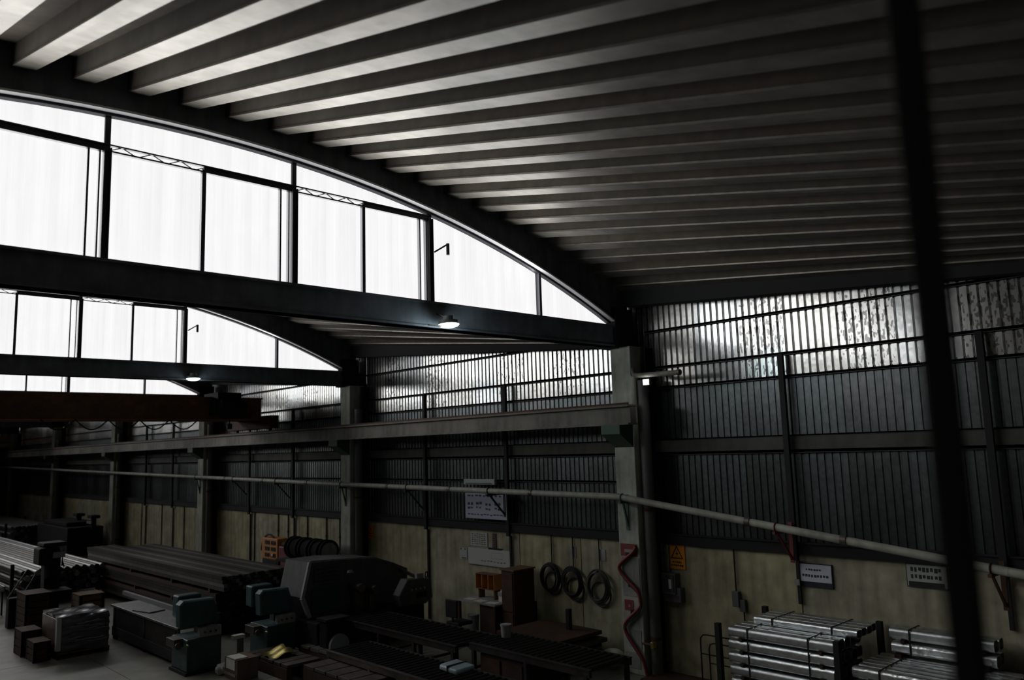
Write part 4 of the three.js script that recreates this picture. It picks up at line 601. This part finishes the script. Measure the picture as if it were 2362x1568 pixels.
{ // boards and papers
  const b = thing('hanging_board', 'bluish white printed board hanging on the metal wall above the desk', 'board', [13.45, 3.1, -15.2]);
  part(b, 'panel', B(13.46, 13.49, 2.77, 3.46, -15.98, -14.42, 0.004), M.dark);
  printed(b, 1.54, 0.67, [13.455, 3.115, -15.2], (c, w, h) => { c.fillStyle = '#aab0c2'; c.fillRect(0, 0, w, h); c.fillStyle = '#2c3144'; words(c, w * 0.06, h * 0.12, w * 0.86, h * 0.07, 9, 5); for (const [x, y] of [[0.06, 0.4], [0.27, 0.38], [0.5, 0.42], [0.72, 0.4]]) { words(c, w * x, h * y, w * 0.17, h * 0.12, 2, 7 + x * 50); words(c, w * x, h * (y + 0.18), w * 0.15, h * 0.08, 2, 9 + x * 70); } words(c, w * 0.06, h * 0.82, w * 0.86, h * 0.05, 11, 6); });
  const a = thing('strip_board', 'narrow pale strip fixed above the hanging board', 'board', [13.45, 3.7, -15.4]); part(a, 'panel', B(13.42, 13.5, 3.62, 3.76, -15.98, -14.8, 0.01), M.greyLight); part(a, 'slot', B(13.41, 13.42, 3.64, 3.66, -15.9, -14.9), M.dark);
  const w = thing('white_board', 'wide white board with pinned papers above the desk', 'board', [13.56, 1.9, -15.3]);
  part(w, 'panel', B(13.56, 13.595, 1.62, 2.05, -16.05, -14.4, 0.004), M.whiteDim); printed(w, 1.6, 0.4, [13.557, 1.835, -15.22], (c, q, h) => { c.fillStyle = '#b4b9b6'; c.fillRect(0, 0, q, h); c.fillStyle = '#4a4e50'; words(c, q * 0.3, h * 0.7, q * 0.6, h * 0.06, 8, 5); c.strokeStyle = '#777'; c.strokeRect(q * 0.55, h * 0.2, q * 0.25, h * 0.35); });
  for (const [y0, y1, z0, z1, l, k] of [[2.08, 2.42, -15.95, -15.3, 'printed paper chart pinned at the top left above the white board', 1], [2.06, 2.42, -15.12, -14.98, 'narrow dark picture pinned above the white board', 2], [1.72, 2.0, -16.4, -16.1, 'paper cut-out pinned at the left end of the white board', 3]]) { const p = thing('wall_chart', l, 'paper', [13.58, y0, z0]); part(p, 'sheet', B(13.585, 13.597, y0, y1, z0, z1), k === 2 ? M.darkB : M.whiteDim); printed(p, z1 - z0, y1 - y0, [13.583, (y0 + y1) / 2, (z0 + z1) / 2], (c, q, h) => { c.fillStyle = k === 2 ? '#2c2722' : '#a9ada8'; c.fillRect(0, 0, q, h); c.fillStyle = k === 2 ? '#6a5648' : '#30332f'; if (k === 3) { c.fillRect(q * 0.1, h * 0.05, q * 0.2, h * 0.12); c.fillRect(q * 0.65, h * 0.05, q * 0.2, h * 0.12); c.fillRect(q * 0.3, h * 0.86, q * 0.6, h * 0.08); } else for (let i = 0; i < 6; i++) words(c, q * 0.08, h * (0.1 + i * 0.14), q * 0.84, h * 0.06, k === 2 ? 1 : 6, 3 + i); }, 128); }
  const t = thing('dark_bar', 'black bar fixed across the top of the white board', 'bar', [13.57, 2.06, -14.95]); part(t, 'bar_body', B(13.555, 13.6, 2.03, 2.07, -15.25, -14.75), M.black);
}
{ // red hose, poster and notices on the nearest column
  const x = 13.03, hs = thing('red_hose', 'dark red hose zigzagging down the nearest column', 'hose', [x, 0, -10.4]);
  const pts = [[2.48, -10.18], [2.36, -10.28], [2.12, -10.6], [1.98, -10.62], [1.78, -10.4], [1.62, -10.2], [1.42, -10.14], [1.3, -10.18], [1.0, -10.52], [0.82, -10.55], [0.62, -10.4], [0.34, -10.16], [0.05, -10.06]].map(([y, z]) => [x - 0.035, y, z]);
  part(hs, 'hose_body', tube(pts, 0.036, 10, 90, false), M.red, null, 0.9); part(hs, 'cable', tube(pts.map(([a, b, c], i) => [a - 0.02, b - 0.05, c + 0.02]).slice(3), 0.014, 8, 60, false), M.rubber, null, 0.9);
  for (const [y, z] of [[1.72, -10.38], [1.2, -10.35], [2.3, -10.4]]) part(hs, 'clamp', B(13.0, 13.05, y - 0.04, y + 0.04, z - 0.06, z + 0.06, 0.01), M.black);
  for (const [y0, y1, z0, z1, m, l] of [[2.28, 2.52, -10.62, -10.2, M.red, 'red and white notice at the top of the red hose'], [1.5, 2.25, -10.6, -10.17, M.whiteDim, 'pale square notice beside the red hose'], [1.22, 1.42, -10.58, -10.36, M.red, 'small dark red plate on the column, middle of the hose'], [0.52, 0.86, -10.5, -10.2, M.whiteDim, 'pale notice low on the nearest column'], [0.12, 0.42, -10.62, -10.25, M.whiteDim, 'bottom white paper on the nearest column']]) { const p = thing('column_notice', l, 'notice', [13.04, y0, z0]); part(p, 'sheet', B(13.04, 13.049, y0, y1, z0, z1), m); if (m === M.red) part(p, 'white_stripe', B(13.038, 13.04, y0 + (y1 - y0) * 0.3, y0 + (y1 - y0) * 0.55, z0 + 0.1, z1 - 0.08), M.whiteDim); }
  const r = thing('pipe_flange', 'rusty pipe stub and flange at the foot of the downpipe', 'pipe', [13.2, 0.5, -10.0]); part(r, 'stub', [cyl(13.07, 0.62, -10.12, 0.03, 0.3, 'z', 10)], M.rust); part(r, 'valve', B(13.02, 13.12, 0.56, 0.68, -9.98, -9.9, 0.01), M.brass);
  const k = thing('kerb_block', 'low reddish brown kerb at the foot of the nearest column', 'kerb', [13.2, 0, -9.6]); part(k, 'block', B(12.75, 13.55, 0, 0.05, -10.05, -9.0, 0.01), M.rustBrown);
}
{ // thin cables down the yellow wall in the third bay
  const zs = [-28.0, -26.2, -25.5, -24.2, -23.0, -22.2, -21.5, -34.5, -37, -39.5];
  zs.forEach((z) => { const c = thing('wall_cable', 'thin dark cable running down the far yellow wall', 'cable', [13.57, 0.4, z], 'thin dark cables down the yellow wall'); part(c, 'cable_run', B(13.56, 13.59, 0.4, 2.5, z - 0.013, z + 0.013), M.darkB); part(c, 'clip', B(13.55, 13.595, 1.9, 1.94, z - 0.03, z + 0.03), M.black); });
}
// ---------------------------------------------------------------- lamps
function bayLamp(label, x, y, z, light) {
  const o = thing('bay_lamp', label, 'lamp', [x, y, z]);
  const g = (q) => q.rotateX(-0.06).translate(x, y, z);
  part(o, 'housing', [g(cyl(0, 0.05, 0, 0.17, 0.06, 'y', 28)), g(cyl(0, 0.12, 0, 0.09, 0.08, 'y', 20))], M.box, null, 0.5);
  part(o, 'bracket', [bar([x, y + 0.1, z - 0.02], [x, y + 0.25, z - 0.32], 0.02), B(x - 0.42, x - 0.17, y - 0.03, y - 0.012, z - 0.02, z + 0.02)], M.steelMid);
  const e = new THREE.MeshStandardMaterial({ color: 0xffffff, roughness: 0.5, emissive: new THREE.Color().setRGB(0.85, 1, 1.0), emissiveIntensity: 2.2 }); e.name = 'lamp_diffuser';
  part(o, 'lamp_diffuser', [g(new THREE.SphereGeometry(0.175, 28, 8, 0, Math.PI * 2, Math.PI / 2, Math.PI / 2).scale(1, 0.3, 1).translate(0, 0.02, 0))], e, null, 0.9);
  const l = new THREE.PointLight(new THREE.Color().setRGB(0.75, 0.95, 1), light, 14, 2); l.position.set(x, y - 0.09, z + 0.06); l.castShadow = true; l.shadow.radius = 8; l.name = 'bay_lamp_light'; scene.add(l);
}
bayLamp('glowing oval lamp hanging in front of the first roof beam', 8.28, 6.54, -10.15, 2.2);
bayLamp('second oval lamp under the farther roof beam', 8.4, 6.55, -20.95, 0.8);
{
  const o = thing('flood_lamp', 'bright floodlight on a horizontal arm beside the nearest column', 'lamp', [13.0, 5.85, -9.9]);
  part(o, 'arm', [tube([[13.12, 6.05, -10.15], [13.05, 5.9, -10.05], [12.98, 5.88, -9.9], [12.98, 5.86, -8.95]], 0.05, 10)], M.beam, 'pale pipe arm', 0.7); part(o, 'end_cap', cyl(12.98, 5.86, -8.92, 0.06, 0.06, 'z', 12), M.steelMid);
  part(o, 'head', B(12.95, 13.02, 5.66, 5.8, -9.78, -9.6, 0.01), M.box);
  const e = new THREE.MeshStandardMaterial({ color: 0xffffff, emissive: new THREE.Color().setRGB(1, 1, 1), emissiveIntensity: 1.3 }); e.name = 'lamp_face'; part(o, 'lamp_face', B(12.94, 12.95, 5.675, 5.785, -9.76, -9.62), e);
  const l = new THREE.PointLight(0xffffff, 0.12, 8, 2); l.position.set(12.9, 5.73, -9.69); l.castShadow = true; l.name = 'flood_lamp_light'; scene.add(l);
}
for (const [n, x, l] of [[1, 8.31, 'small black bracket lamp on a roof beam post, nearest'], [2, 8.31, 'small black bracket lamp on the farther roof beam post']]) {
  const z = ZT(n) + 0.12, o = thing('bracket_lamp', l, 'lamp', [x, 7.9, z]); part(o, 'arm', bar([x, 7.87, z - 0.06], [x + 0.21, 8.02, z + 0.05], 0.022), M.black); part(o, 'head', [cyl(x + 0.21, 7.93, z + 0.05, 0.028, 0.2, 'y', 12)], M.black);
}
{ // slender black post close to the camera
  const x = 1.425, z = -0.465, p = thing('support_post', 'slender black steel post close to the camera, running from floor to roof', 'post', [x, 0, z]);
  part(p, 'tube', B(x - 0.023, x + 0.023, 0.02, 6.62, z - 0.023, z + 0.023, 0.004), M.black); part(p, 'base_plate', B(x - 0.09, x + 0.09, 0, 0.02, z - 0.09, z + 0.09), M.black); part(p, 'head_plate', B(x - 0.09, x + 0.09, 6.62, 6.66, z - 0.09, z + 0.09), M.black);
}
renderer.render(scene, camera);
